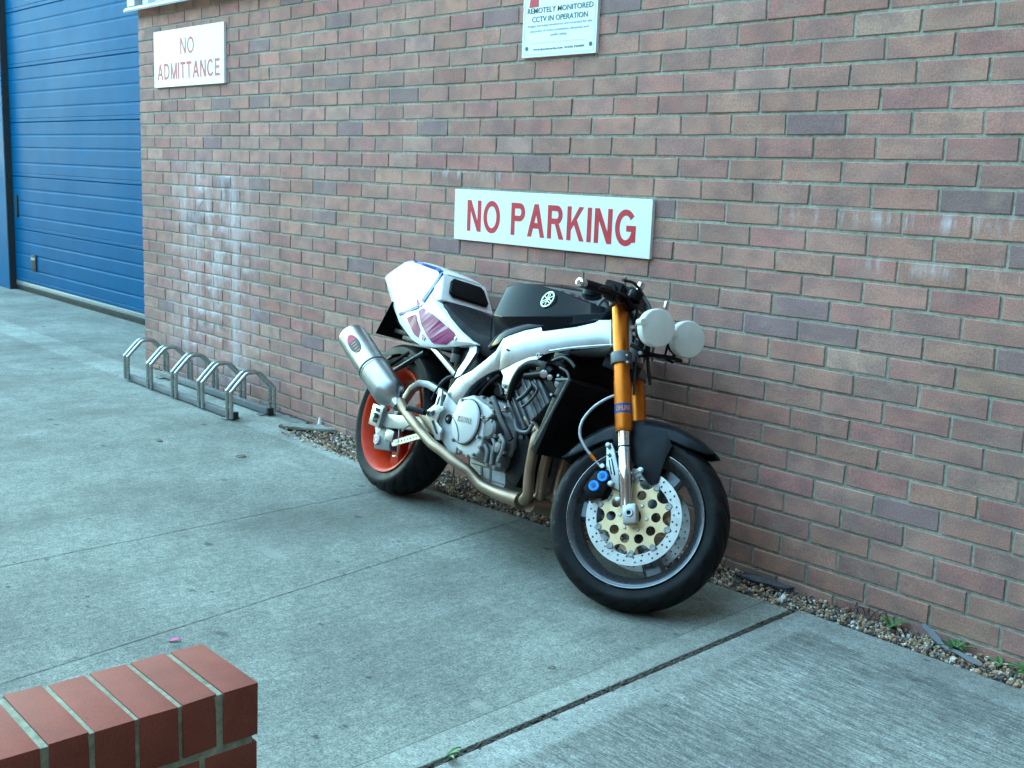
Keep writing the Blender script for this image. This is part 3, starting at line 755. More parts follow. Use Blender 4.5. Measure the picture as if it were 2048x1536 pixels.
# front brake caliper and its bracket
V = [Q(*p, -.098) for p in ((1213, 888), (1223, 886), (1229, 900), (1236, 935), (1246, 952), (1250, 985), (1238, 981), (1215, 968), (1212, 940))]
cb = bk(MB().prism(V, (0, .012, 0)), 'caliper_bracket', M['satin_alu'], steer=True, bevel=.002)
b = MB(); b.prism([Q(*p, -.0985) for p in ((1222, 918), (1224, 916), (1231, 950), (1228, 951))], (0, .001, 0)); b.prism([Q(*p, -.0985) for p in ((1217, 920), (1219, 919), (1224, 948), (1222, 949))], (0, .001, 0)); bk(b, 'bracket_slot', M['slot'], cb, True)
b = MB()
for u, v, rr in ((1217, 891, .0085), (1218, 909, .006), (1222, 968, .0095), (1282, 941, .0095), (1236, 1000, .009)):
    c = Q(u, v, -.101); b.lathe([(0, .012), (rr*.5, .012), (rr*.5, .009), (rr, .008), (rr, 0)], c, (0, -1, 0), 16)
bk(b, 'bracket_bolt', M['bolt'], cb, True)
b = MB(); b.tube([Q(1265, 948, -.09), Q(1282, 941, -.1)], .006, 10); bk(b, 'fender_stay', M['satin_alu'], cb, True)
V = [Q(*p, -.105) for p in ((1190, 942), (1216, 938), (1222, 957), (1206, 990), (1172, 998), (1166, 975))]
cal = bk(MB().prism(V, (0, .07, 0)), 'brake_caliper', M['black_satin'], steer=True, bevel=.006)
b = MB()
for u, v in ((1206, 953), (1188.5, 972)):
    c = Q(u, v, -.107); b.lathe([(0, .006), (.008, .006), (.010, .008), (.0165, .008), (.0185, .005), (.0185, -.004)], c, (0, -1, 0), 24)
bk(b, 'piston_cap', M['blue_anod'], cal, True)
b = MB()
for u, v in ((1206, 953), (1188.5, 972)):
    c = Q(u, v, -.1135); b.lathe([(0, .0006), (.0085, .0006), (.0085, -.002)], c, (0, -1, 0), 6)
bk(b, 'cap_recess', M['navy_print'], cal, True)
def qb(u, v, y): p = Q(u, v, y); return SR@p+FA
b = MB(); b.tube([qb(1240, 788, -.1), qb(1215, 797, -.11), qb(1187, 815, -.115), qb(1165, 842, -.12), qb(1160, 870, -.12), qb(1172, 897, -.118), qb(1183, 911, -.115)], .0052, 10, smooth=5)
hs = bk(b, 'brake_hose', M['braid'])
bk(MB().tube([qb(1181, 909, -.115), qb(1190, 920, -.112)], .0062, 10), 'hose_ferrule', M['gold'], hs)
bk(MB().tube([qb(1190, 920, -.112), qb(1203, 936, -.11)], .0035, 8), 'hose_end', M['steel'], hs)
bk(MB().lathe([(0, -.006), (.0075, -.006), (.0075, .006), (0, .006)], qb(1205, 932, -.11), SR@np.array([0, 1, 0]), 14), 'banjo_bolt', M['bolt'], hs)

# front fender: arc shell plus side skirts
secs = []
a0, a1 = math.atan2(-.312, .10), math.atan2(.170, .285)
for i in range(29):
    t = i/28; a = a0 + (a1-a0)*t; d = np.array([math.sin(a), 0, math.cos(a)])
    endf = min(1, min(t, 1-t)/.16); hwid = .045+.029*endf**.6
    drop = .050 + .020*math.exp(-((t-.5)/.22)**2)
    q = []
    for yy, rr in ((-1, -drop), (-.97, -drop*.55), (-.82, -.014), (-.5, -.003), (0, 0), (.5, -.003), (.82, -.014), (.97, -drop*.55), (1, -drop)):
        q.append(d*(.333+rr*endf**.5) + np.array([0, yy*hwid, 0]))
    inn = [p - d*.004 + np.array([0, -.003*np.sign(p[1]), 0]) for p in q[::-1]]
    secs.append(q+inn)
fen = bk(MB().loft(secs), 'front_fender', M['carbon'], steer=True, ang=40)
for sgn in (-1, 1):
    V = [Q(*p, -.0755) for p in ((1222, 866), (1252, 855), (1293, 851), (1332, 862), (1345, 892), (1332, 915), (1322, 945), (1316, 965), (1302, 971), (1292, 962), (1268, 925), (1246, 895), (1229, 890))]
    for p in V: p[1] *= -sgn
    bk(MB().prism(V, (0, -.004*sgn, 0)), 'fender_skirt', M['carbon'], fen, True, bevel=.0012)

# ---------------------------------------------------------------- handlebars and cockpit (steered frame)
for sgn in (-1, 1):
    k = lambda x, y, z: (x, sgn*y*(1.165 if sgn > 0 and y > .14 else 1), z)
    i0, g0, g1, e1 = k(-.302, .128, .675), k(-.318, .215, .655), k(-.362, .335, .622), k(-.371, .362, .615)
    hb = bk(MB().tube([i0, g1], .011, 14), 'handlebar', M['black_satin'], steer=True)
    bk(MB().tube([g0, g1], [.0165, .0155], 18), 'grip', M['seat'], hb, True)
    d = np.array(e1)-np.array(g1); d /= np.linalg.norm(d)
    bk(MB().lathe([(0, .03), (.006, .03), (.007, .027), (.0145, .024), (.0155, .018), (.0135, .014), (.0135, .010), (.0155, .007), (.0155, 0), (0, 0)], g1, d, 20), 'bar_end', M['chrome'], hb, True)
    sw0 = np.array(i0)*.55+np.array(g0)*.45
    bk(MB().tube([sw0, np.array(g0)+ (np.array(g0)-sw0)*.15], [.031, .027], 16), 'switch_housing', M['black_satin'], hb, True, bevel=.004)
    b = MB(); cq = np.array(sw0)*.6+np.array(g0)*.4; b.box(cq+np.array([-.035, -.03, -.022]), cq+np.array([.035, .028, .034])); bk(b, 'throttle_housing', M['black_satin'], hb, True, bevel=.012, seg=3)
    bk(MB().tube([k(-.285, .13, .668), k(-.268, .19, .660), k(-.292, .3, .635), k(-.302, .345, .62)], [.008, .007, .0055, .006], 10, smooth=4), 'lever', M['satin_alu'] if sgn > 0 else M['black_satin'], hb, True)
    bk(MB().tube([k(-.27, .1, .655), k(-.275, .175, .66)], [.017, .014], 14), 'master_cylinder', M['black_satin'], hb, True)
    bk(MB().lathe([(0, 0), (.024, 0), (.025, .004), (.025, .03), (.022, .034), (0, .034)], k(-.262, .125, .672), (0, 0, 1), 24), 'clip_on_clamp', M['black_satin'], hb, True)
b = MB(); c = Q(1275, 588, -.06); b.lathe([(0, 0), (.011, 0), (.011, .03), (.013, .031), (.013, .05), (.0115, .052), (0, .052)], c-np.array([0, 0, .01]), (0, 0, 1), 20)
bk(b, 'reservoir', M['chrome'], steer=True)
bk(MB().tube([Q(1228, 604, -.13), Q(1213, 597, -.15), Q(1203, 603, -.155), Q(1196, 612, -.155)], .006, 10, smooth=4), 'adjuster_line', M['cast_dark'], steer=True)
for pts, rr in (([(1262, 575, -.06), (1285, 592, -.06), (1300, 618, -.07), (1302, 650, -.08), (1290, 690, -.08)], .006),
                ([(1245, 560, -.16), (1270, 568, -.1), (1290, 598, -.05), (1296, 630, -.05), (1285, 670, -.06)], .005),
                ([(1272, 610, -.09), (1278, 650, -.09), (1274, 700, -.09), (1270, 740, -.085), (1268, 790, -.08)], .0045),
                ([(1255, 612, -.06), (1268, 640, -.06), (1265, 690, -.05), (1250, 740, .0)], .005),
                ([(1290, 610, .0), (1300, 660, .0), (1296, 720, .02), (1300, 770, .05)], .006)):
    bk(MB().tube([Q(*p) for p in pts], rr, 10, smooth=6), 'cable', M['hose'], steer=True)
b = MB(); c = Q(1262, 615, .0); b.box(c+np.array([-.05, -.075, -.03]), c+np.array([.03, .06, .05])); bk(b, 'instrument_bracket', M['black_satin'], steer=True, bevel=.008)
b = MB(); b.box((-.31, -.05, .44), (-.2, .05, .66)); bk(b, 'steering_stem', M['black_satin'], steer=True, bevel=.012)

# twin headlamps with white covers: carried by the frame, pointing along the bike
for i, (u, v, y) in enumerate(((1318, 656, -.088), (1379, 679, .083))):
    c = P(u, v, y); ax = np.array([.96, -.24, .10]); ax /= np.linalg.norm(ax)
    hl = bk(MB().lathe([(0, -.018), (.030, -.018), (.052, -.004), (.058, .0), (.058, .012), (.03, .012)], c-ax*.045, -ax, 40), 'headlamp', M['black_satin'])
    hl = bk(MB().lathe([(.03, -.095), (.05, -.07), (.058, -.04), (.058, -.02), (0, -.02)], c, ax, 40), 'headlamp_shell', M['black_satin'], hl)
    cv = bk(MB().lathe([(.0575, -.032), (.0625, -.032), (.0632, -.008), (.0622, -.003), (.0595, -.0004), (.056, .0004), (0, .0008)], c, ax, 56), 'lamp_cover', M['cover_white'], hl.parent, ang=24)
    b = MB(); e = np.cross(ax, [0, 0, 1]); e /= np.linalg.norm(e); upv = np.cross(e, ax)
    for s2 in (.013, -.013): pass
    q = c - ax*.03 + e*(-.062 if i == 0 else -.062)*0 - np.array([0, .064, -.006]); b.tube([q-ax*.014, q+ax*.018], .011, 14); bk(b, 'cover_tab', M['cover_white'], hl.parent)
b = MB(); c = P(1332, 612, -.05); b.lathe([(0, -.012), (.008, -.012), (.0085, .012), (.0075, .015), (0, .015)], c, (0, 0, 1), 16); bk(b, 'lamp_bolt', M['chrome'])
b = MB(); b.tube([P(1262, 690, -.1), P(1300, 708, -.06), P(1345, 716, .05), P(1362, 722, .1)], .007, 10, smooth=3); b.tube([P(1275, 712, -.1), P(1320, 712, .0), P(1345, 725, .06)], .005, 8, smooth=3)
b.tube([P(1330, 712, .0), P(1340, 670, .0)], .004, 8); b.tube([P(1290, 700, -.09), P(1300, 670, -.088)], .006, 8); b.tube([P(1345, 715, .07), P(1362, 690, .08)], .006, 8)
bk(b, 'lamp_bracket', M['black_satin'])
b = MB()
for u, v, y in ((1281, 706, -.1), (1278, 678, -.1), (1266, 655, -.1), (1270, 668, -.1)):
    c = P(u, v, y); b.lathe([(0, .01), (.006, .01), (.0075, .006), (.0075, -.006)], c, (.6, -.8, 0), 12)
bk(b, 'bracket_bolt', M['bolt'])

# ---------------------------------------------------------------- tail, seat, tank (bike frame)
def half(pts, x):     # pts: (y, z) from bottom edge to top centre on the right side -> full ring
    r = [(x, -y, z) for y, z in pts]; l = [(x, y, z) for y, z in pts[::-1] if y > 1e-6]
    return r + l
secs = [half([(.020, .570), (.036, .590), (.030, .604), (.012, .612), (0, .613)], -.445),
        half([(.050, .535), (.066, .566), (.050, .632), (.022, .650), (0, .652)], -.36),
        half([(.076, .487), (.090, .535), (.060, .676), (.028, .690), (0, .692)], -.26),
        half([(.110, .405), (.126, .480), (.082, .680), (.050, .690), (0, .692)], -.09),
        half([(.128, .352), (.141, .440), (.100, .664), (.070, .672), (0, .674)], .07),
        half([(.132, .338), (.145, .430), (.112, .648), (.085, .655), (0, .657)], .155)]
cowl = bk(MB().loft(secs), 'tail_cowl', M['white_paint'], bevel=.005, seg=2, bang=28, ang=45)
# seat tray: side rails running forward below the hump
secs = []
for x, zb, hw, zt_ in ((.150, .338, .1445, .560), (.20, .340, .1465, .535), (.28, .349, .147, .503), (.40, .372, .142, .448), (.50, .396, .135, .412), (.545, .402, .13, .405)):
    secs.append([(x, -hw+.012, zb), (x, -hw, zb+.02*min(1, (zt_-zb)/.05)), (x, -hw, zt_-.01*min(1, (zt_-zb)/.05)), (x, -hw+.016, zt_), (x, hw-.016, zt_), (x, hw, zt_-.01), (x, hw, zb+.01), (x, hw-.012, zb)])
bk(MB().loft(secs), 'seat_tray', M['white_paint'], cowl, bevel=.003, ang=40)
# hump front: white frame sloping down to the seat, with back pad
fr = [(.155, -.112, .650), (.155, .112, .650), (.228, .140, .540), (.228, -.140, .540)]
b = MB(); b.prism(fr, (-.06, 0, -.01)); bk(b, 'hump_front', M['white_paint'], cowl, bevel=.010, seg=3)
A = [np.array(p) for p in fr]; nrm = np.cross(A[1]-A[0], A[3]-A[0]); nrm /= np.linalg.norm(nrm); nrm *= np.sign(nrm[0])
def fp(s, t): return (A[0]*(1-s)+A[1]*s)*(1-t) + (A[3]*(1-s)+A[2]*s)*t
b = MB(); b.prism([fp(s, t)+nrm*.0005 for s, t in ((.15, .24), (.21, .12), (.80, .14), (.87, .25), (.90, .70), (.85, .82), (.19, .80), (.13, .68))], nrm*.016)
bk(b, 'back_pad', M['black_satin'], cowl, bevel=.007, seg=3)
# seat pad
secs = []
for x, hw, z0, zc_ in ((.205, .118, .520, .548), (.25, .132, .512, .540), (.33, .134, .478, .512), (.42, .128, .440, .485), (.50, .118, .410, .468), (.57, .108, .396, .470), (.63, .098, .398, .487)):
    secs.append(half([(hw*.9, z0-.03), (hw, z0), (hw*.93, z0+(zc_-z0)*.6), (hw*.6, z0+(zc_-z0)*.93), (0, zc_)], x))
bk(MB().loft(secs), 'seat', M['seat'], bevel=.004, ang=50)
# graphics: thin raised panels following the right flank
def flank(u, v):      # point on the right flank of the tail cowl (ray against the built shape by bisection on y)
    best = None
    lo, hi = -.16, -.01
    def hwz(x, z):
        tab = [(-.445, [(.570, .020), (.590, .036), (.604, .030), (.612, .012)]), (-.36, [(.535, .050), (.566, .066), (.632, .050), (.650, .022)]),
               (-.26, [(.487, .076), (.535, .090), (.676, .060), (.690, .028)]), (-.09, [(.405, .110), (.480, .126), (.680, .082), (.690, .050)]),
               (.07, [(.352, .128), (.440, .141), (.664, .100), (.672, .070)]), (.155, [(.338, .132), (.430, .145), (.648, .112), (.655, .085)]),
               (.2, [(.340, .134), (.36, .1465), (.525, .1465), (.535, .13)]), (.28, [(.349, .135), (.369, .147), (.493, .147), (.503, .131)]), (.4, [(.372, .13), (.392, .142), (.438, .142), (.448, .126)]), (.545, [(.40, .13), (.401, .13), (.404, .13), (.405, .13)])]
        xs = [t[0] for t in tab]; ws = [np.interp(z, [q[0] for q in t[1]], [q[1] for q in t[1]]) for t in tab]
        return np.interp(x, xs, ws)
    for _ in range(40):
        m = (lo+hi)/2; p = P(u, v, m)
        if -m > hwz(p[0], p[2]): lo = m
        else: hi = m
    p = P(u, v, (lo+hi)/2); return p
def decal(name, pix, mat, t=.0022):
    # resampled outline on the flank, fanned into strips
    V = [flank(*q) + np.array([0, -t, 0]) for q in pix]
    return V
def strip_decal(name, A, Bq, mat, t=.0045, dz=.001):
    a = []; bq = []
    for L_, o_ in ((A, a), (Bq, bq)):
        L_ = np.array(L_, float); n = 14; s = np.linspace(0, len(L_)-1, n)
        for q in s:
            i = min(int(q), len(L_)-2); w_ = q-i; p = L_[i]*(1-w_)+L_[i+1]*w_; o_.append(flank(*p)+np.array([0, -t, dz]))
    return bk(MB().strip(a, bq, (0, .009, 0)), name, mat, cowl, smooth=False)
strip_decal('blue_stripe', [(829, 527), (850, 535), (874, 544), (879, 548)], [(831, 523.5), (852, 530.5), (878, 539), (885, 545)], M['blue_graphic'], t=.005, dz=.006)
strip_decal('blue_stripe', [(879, 548), (880, 552), (869, 569), (844, 603)], [(885, 545), (886, 550), (874, 570), (849, 607)], M['blue_graphic'], t=.0065, dz=.003)
strip_decal('blue_stripe', [(800, 626), (812, 622), (830, 614), (838, 610)], [(800, 632), (812, 627), (831, 620), (839, 616)], M['blue_graphic'])
strip_decal('purple_panel', [(848, 617), (868, 631), (890, 649), (908, 665), (914, 677)], [(838, 622), (844, 650), (855, 672), (867, 688), (893, 690)], M['purple'])
strip_decal('purple_panel', [(816, 636), (832, 629), (834, 641), (841, 661), (852, 677)], [(815, 637), (820, 650), (829, 669), (840, 678), (849, 682)], M['purple'])
strip_decal('purple_panel', [(834, 598), (838, 605), (844, 608)], [(835, 612), (838, 612), (841, 613)], M['purple'])
b = MB()
for u, v in ((912, 677), (843, 611)):
    c = flank(u, v); b.lathe([(0, .005), (.004, .005), (.008, .004), (.0085, 0), (.0085, -.004)], c, (0, -1, 0), 16)
bk(b, 'fairing_fastener', M['satin_alu'], cowl)
# plate hanger and black number plate back
b = MB(); b.prism([(-.215, -.1, .49), (-.285, -.1, .335), (-.282, -.1, .333), (-.212, -.1, .488)], (0, .2, 0)); bk(b, 'number_plate', M['black_satin'], bevel=.001)
b = MB(); b.box((-.2, -.06, .36), (.02, .06, .38)); b.tube([(-.1, -.05, .37), (-.22, -.05, .42)], .008); b.tube([(-.1, .05, .37), (-.22, .05, .42)], .008); b.box((-.1, -.07, .34), (.3, .07, .36)); bk(b, 'plate_hanger', M['black_satin'], bevel=.004)

# tank
def tk(x, pts): return half(pts, x)
secs = [tk(.555, [(.05, .50), (.07, .52), (.078, .55), (.06, .59), (0, .60)]),
        tk(.585, [(.085, .40), (.110, .45), (.122, .52), (.095, .620), (0, .64)]),
        tk(.62, [(.105, .385), (.125, .46), (.142, .53), (.118, .645), (0, .672)]),
        tk(.70, [(.125, .405), (.145, .475), (.155, .530), (.127, .665), (0, .697)]),
        tk(.82, [(.145, .450), (.155, .500), (.160, .545), (.125, .672), (0, .703)]),
        tk(.95, [(.150, .505), (.152, .530), (.155, .565), (.112, .662), (0, .694)]),
        tk(1.08, [(.135, .552), (.132, .570), (.130, .590), (.090, .648), (0, .672)]),
        tk(1.18, [(.100, .585), (.096, .602), (.088, .622), (.06, .640), (0, .648)]),
        tk(1.215, [(.06, .60), (.06, .61), (.05, .618), (.03, .622), (0, .624)])]
tank = bk(MB().loft(secs), 'fuel_tank', M['black_gloss'], bevel=.014, seg=4, bang=14, ang=60)
# emblem: ring with three crossing tuning forks, lying on the tank flank
ec = P(1096, 599, -.1355); 
ex = np.array([.985, .02, .12]); ex /= np.linalg.norm(ex); ey = np.array([-.1, .30, .95]); ey -= ex*(ex@ey); ey /= np.linalg.norm(ey); ez = np.cross(ex, ey)
E_ = lambda x, y, z=0: ec + ex*x + ey*y + ez*z
b = MB(); V, f = curve_plate(circle(0, 0, .033, 40), [circle(0, 0, .0275, 40)], .002); b.add([E_(p[0], p[1], p[2]+.002) for p in V], f)
for i in range(3):
    a = R(90+120*i); d = np.array([math.cos(a), math.sin(a)]); n2 = np.array([-d[1], d[0]])
    for off, r0, r1 in ((0, -.026, -.003), (-.0045, .004, .027), (.0045, .004, .027)):
        q = [d*r0+n2*(off-.0016), d*r1+n2*(off-.0016), d*r1+n2*(off+.0016), d*r0+n2*(off+.0016)]; b.prism([E_(*p, .001) for p in q], ez*.002)
    q = [d*.002+n2*-.0061, d*.0055+n2*-.0061, d*.0055+n2*.0061, d*.002+n2*.0061]; b.prism([E_(*p, .0012) for p in q], ez*.002)
bk(b, 'tank_emblem', M['cream'], tank, smooth=False)
bk(MB().lathe([(0, .012), (.03, .012), (.036, .008), (.038, -.01)], (.98, 0, .688), (-.06, 0, 1), 32), 'filler_cap', M['black_satin'], tank)

lo_ = [(977, 699, -.150), (995, 688, -.168), (1006, 676, -.1738), (1018, 670, -.1738), (1050, 659, -.169), (1095, 650, -.150), (1140, 644, -.131), (1195, 641, -.107)]
hi_ = [(974, 690, -.140), (985, 678, -.150), (996, 666, -.158), (1010, 657, -.158), (1046, 647, -.156), (1093, 640, -.140), (1140, 636, -.122), (1195, 635, -.100)]
bk(MB().strip([P(*p) for p in hi_], [P(*p) for p in lo_], (0, .02, 0)), 'tank_edge_trim', M['black_gloss'], tank, bevel=.003)

# ---------------------------------------------------------------- frame (bike frame)
def mir(pts, s): return [np.array([p[0], p[1]*s, p[2]]) for p in pts]
U = [(1229, 640, -.088), (1195, 640, -.103), (1140, 643, -.127), (1095, 649, -.146), (1050, 658, -.165), (1018, 669, -.170), (1006, 675, -.171)]
Lw = [(1229, 694, -.088), (1192, 696, -.103), (1142, 699, -.127), (1100, 706, -.146), (1053, 719, -.165), (1016, 733, -.170), (998, 741, -.171)]
U2 = [(1006, 677, -.1715), (992, 702, -.174), (972, 719, -.176), (944, 741, -.178), (914, 757, -.180), (899, 777, -.182), (893, 788, -.182)]
L2 = [(998, 739, -.1715), (986, 743, -.174), (975, 748, -.176), (957, 759, -.178), (938, 775, -.180), (925, 795, -.182), (915, 811, -.182)]
PLT = [(893, 788), (904, 799), (915, 811), (914, 835), (911, 862), (914, 890), (910, 908), (897, 903), (882, 880), (877, 852), (880, 825), (886, 806)]
HNG = [(1000, 739), (1006, 752), (1003, 768), (1009, 782), (1016, 797), (1022, 803), (1027, 800), (1033, 775), (1043, 750), (1058, 732), (1085, 711), (1060, 714), (1030, 726)]
for s in (1, -1):
    A = mir([P(*p) for p in U], s); Bq = mir([P(*p) for p in Lw], s)
    mid = [(a+b_)/2 + np.array([0, -.0015*s, 0]) for a, b_ in zip(A, Bq)]
    b = MB(); b.strip(A, Bq, (0, .035*s, 0))
    sp = bk(b, 'frame_spar', M['polished'], bevel=.0025, seg=2, bang=50, ang=25)
    A = mir([P(*p) for p in U2], s); Bq = mir([P(*p) for p in L2], s)
    bk(MB().strip(A, Bq, (0, .045*s, 0)), 'rear_spar', M['polished'], sp, bevel=.003, seg=2, bang=50, ang=25)
    V = mir([P(*p, -.176) for p in PLT], s); pp = bk(MB().prism(V, (0, .03*s, 0)), 'pivot_plate', M['engine_cover'], sp, bevel=.005)
    V = mir([P(*p, -.168) for p in HNG], s); bk(MB().prism(V, (0, .02*s, 0)), 'engine_hanger', M['satin_alu'], sp, bevel=.003)
    b = MB(); c = P(897.5, 838, -.178)*np.array([1, s, 1]); b.lathe([(0, .003), (.009, .003), (.010, .005), (.017, .005), (.019, .002), (.019, -.01)], c, (0, -s, 0), 24); bk(b, 'pivot_bolt', M['black_satin'], sp)
    b = MB(); b.lathe([(0, .0075), (.006, .0075), (.007, .006), (.007, .003)], c, (0, -s, 0), 6); bk(b, 'pivot_nut', M['bolt'], sp)
    b = MB()
    for u, v, y, r in ((887, 818, -.178, .0055), (882, 857, -.178, .0055), (1009, 772, -.17, .008), (1014, 785, -.17, .007), (1020, 796, -.17, .008), (1078, 711, -.163, .010)):
        c = P(u, v, y)*np.array([1, s, 1]); b.lathe([(0, .001), (r*.45, .001), (r*.5, .006), (r, .006), (r, -.006)], c, (0, -s, 0), 14)
    bk(b, 'frame_bolt', M['bolt'], sp)
    b = MB(); c = P(1016, 700, -.1705)*np.array([1, s, 1]); b.lathe([(0, .0065), (.0035, .0065), (.0035, -.004)], c, (0, -s, 0), 12); bk(b, 'drain_hole', M['slot'], sp)
    # subframe rails
    b = MB(); a0_, a1_ = P(855, 684, -.105), P(908, 748, -.15)
    for a_ in (a0_, a1_): a_[1] *= s
    d = a1_-a0_; d /= np.linalg.norm(d); n_ = np.array([-d[2], 0, d[0]]); n_ /= np.linalg.norm(n_)
    b.prism([a0_+n_*.0095, a1_+n_*.0095, a1_-n_*.0095, a0_-n_*.0095], (0, .019*s, 0)); bk(b, 'subframe_rail', M['satin_alu'], sp, bevel=.002)
    b = MB(); q = mir([P(*p) for p in ((938, 683, -.115), (954, 686, -.115), (952, 705, -.13), (938, 726, -.145), (920, 752, -.155), (908, 756, -.155), (916, 738, -.15), (930, 718, -.14), (938, 700, -.12))], s)
    b.prism(q, (0, .016*s, 0)); bk(b, 'subframe_bracket', M['satin_alu'], sp, bevel=.003)
# weld seam trims along the spar and headstock plate
b = MB(); b.tube([P(*p)+np.array([0, -.002, 0]) for p in ((1227, 690, -.089), (1190, 692, -.113), (1142, 696, -.141), (1100, 702, -.157))], .0035, 8, smooth=3); b.tube([P(1222, 640, -.093), P(1222, 692, -.093)], .004, 8); bk(b, 'weld_seam', M['satin_alu'], sp)
b = MB(); b.strip([P(1222, 694, -.098), P(1180, 698, -.12), P(1135, 703, -.145)], [P(1218, 704, -.085), P(1180, 709, -.105), P(1140, 709, -.13)], (0, .06, 0)); bk(b, 'spar_underside', M['satin_alu'], sp, bevel=.002)
b = MB(); c = np.array([1.235, 0, .56]); b.lathe([(0, -.1), (.045, -.1), (.045, .09), (0, .09)], c, (-math.sin(RAKE), 0, math.cos(RAKE)), 32); bk(b, 'headstock', M['satin_alu'])

# ---------------------------------------------------------------- engine
M['sump'] = simple('cast_sump', (.30, .31, .31), .5, .4, var=.2, scale=30, bump=.15, dirt=.35)
CASE_ = [(.56, .03), (.585, .19), (.70, .235), (.90, .235), (1.0, .20), (1.045, .11), (1.03, .02), (1.0, -.03), (.80, -.055), (.66, -.05)]
CASE = [P(*q, -.165) for q in ((905, 800), (960, 790), (1008, 806), (1034, 848), (1026, 895), (1004, 936), (960, 926), (925, 908), (902, 870))]
eng = bk(MB().prism(CASE, (0, .33, 0)), 'engine', M['cast'], bevel=.012, seg=3)
b = MB(); b.prism([P(*q, -.125) for q in ((938, 905), (1012, 925), (1010, 965), (1004, 992), (985, 986), (952, 966), (940, 940))], (0, .25, 0)); bk(b, 'sump', M['sump'], eng, bevel=.008)
b = MB()
for y, u in ((-.103, 0),):
    for q in (((944, 925), (1010, 943), (1010, 946), (944, 928)), ((962, 930), (965, 931), (965, 968), (962, 967)), ((980, 922), (983, 923), (982, 980), (979, 979)), ((944, 948), (1007, 968), (1007, 970), (944, 950))): b.prism([P(*w_, -.1255) for w_ in q], (0, -.003, 0))
bk(b, 'sump_rib', M['cast_dark'], eng)
# cylinders leaning forward
ca = np.array([.62, 0, .785]); ca /= np.linalg.norm(ca); cn = np.array([ca[2], 0, -ca[0]]); c0 = np.array([.93, 0, .18])
def blk(t0, t1, wdt, hy, name, mat, bev=.006):
    b = MB(); q = [c0+ca*t0-cn*wdt, c0+ca*t1-cn*wdt, c0+ca*t1+cn*wdt, c0+ca*t0+cn*wdt]
    b.prism([p+np.array([0, -hy, 0]) for p in q], (0, 2*hy, 0)); return bk(b, name, mat, eng, bevel=bev)
blk(0, .10, .075, .165, 'cylinder_block', M['cast']); blk(.104, .19, .085, .172, 'cylinder_head', M['cast_dark']); blk(.194, .235, .08, .168, 'cam_cover', M['black_satin'], .012)
b = MB()
for t in (.02, .045, .07, .12, .145, .17):
    q = [c0+ca*t-cn*.083, c0+ca*(t+.006)-cn*.083, c0+ca*(t+.006)+cn*.089, c0+ca*t+cn*.089]; b.prism([p+np.array([0, -.179, 0]) for p in q], (0, .012, 0))
bk(b, 'cooling_rib', M['cast_dark'], eng, bevel=.001)
# clutch cover with its round lid
cc = P(932.5, 843.5, -.222)
COV = [(918, 797), (945, 790), (957, 800), (975, 812), (988, 826), (966, 845), (968, 860), (963, 885), (958, 905), (944, 917), (925, 909), (911, 893), (905, 865), (906, 830)]
cv = bk(MB().prism([P(*p, -.214) for p in COV], (0, .05, 0)), 'clutch_cover', M['engine_cover'], eng, bevel=.008, seg=3)
rl = .0835
bk(MB().lathe([(0, .011), (rl*.8, .0105), (rl*.955, .008), (rl, .003), (rl, -.01)], cc, (0, -1, 0), 64), 'clutch_lid', M['engine_cover'], eng)
bk(MB().lathe([(rl*.998, .002), (rl*1.03, .002), (rl*1.03, -.003), (rl*.998, -.003)], cc, (0, -1, 0), 64, True), 'lid_seal', M['slot'], eng)
tx = P(958, 850, -.235)-P(908, 838, -.235); tx /= np.linalg.norm(tx); ty = np.cross(np.array([0, 1., 0]), tx)*-1
if ty[2] < 0: ty = -ty
V, f = text_mesh('YAMAHA', .094, .021, .0022, .01); b = MB(); V = cc + np.array([0, -.0122, 0]) + V[:, :1]*tx + V[:, 1:2]*ty - V[:, 2:3]*np.array([0, 1, 0]) + ty*.006
b.add(V, f); bk(b, 'cover_lettering', M['satin_alu'], eng, smooth=False)
b = MB(); b.tube([cc+np.array([-.078, -.0095, .0]), cc+np.array([-.04, -.0118, -.022]), cc+np.array([-.01, -.0118, -.055]), cc+np.array([-.005, -.010, -.077])], .0016, 6, smooth=4); bk(b, 'lid_groove', M['cast_dark'], eng)
# pick-up cover, pump, small castings and bolts on the right side
pk = P(981, 858, -.205); bk(MB().lathe([(0, .012), (.028, .011), (.036, .004), (.036, -.03)], pk, (0, -1, 0), 32), 'pickup_cover', M['cast'], eng)
pk2 = P(998, 895, -.195); bk(MB().lathe([(0, .012), (.018, .01), (.024, .002), (.024, -.03)], pk2, (0, -1, 0), 24), 'pump_cover', M['cast'], eng)
b = MB(); b.prism([P(*p, -.19) for p in ((964, 878), (978, 886), (998, 905), (1006, 912), (1000, 935), (985, 940), (968, 925), (960, 905))], (0, .04, 0)); bk(b, 'pump_housing', M['cast'], eng, bevel=.006)
b = MB()
for pts in (((985, 875), (990, 890), (985, 910), (983, 930)), ((1000, 870), (1008, 885), (1004, 905), (996, 925)), ((970, 890), (975, 905), (972, 925))):
    b.tube([P(*p, -.2) for p in pts], .008, 10, smooth=4)
bk(b, 'cast_passage', M['cast'], eng)
b = MB()
for u, v, y in ((966, 795, -.215), (979, 805, -.215), (988, 822, -.212), (966, 834, -.22), (976, 838, -.215), (984, 842, -.212), (957, 874, -.222), (960, 895, -.218), (947, 909, -.218), (935, 911, -.218), (920, 903, -.218), (925, 800, -.218), (970, 874, -.207), (992, 872, -.205), (1002, 880, -.2), (1008, 905, -.196), (990, 935, -.195), (975, 930, -.195), (906, 880, -.218), (1012, 818, -.19)):
    c = P(u, v, y); b.lathe([(0, .004), (.0028, .004), (.0032, .007), (.0058, .007), (.0065, .005), (.0065, -.012)], c, (0, -1, 0), 10)
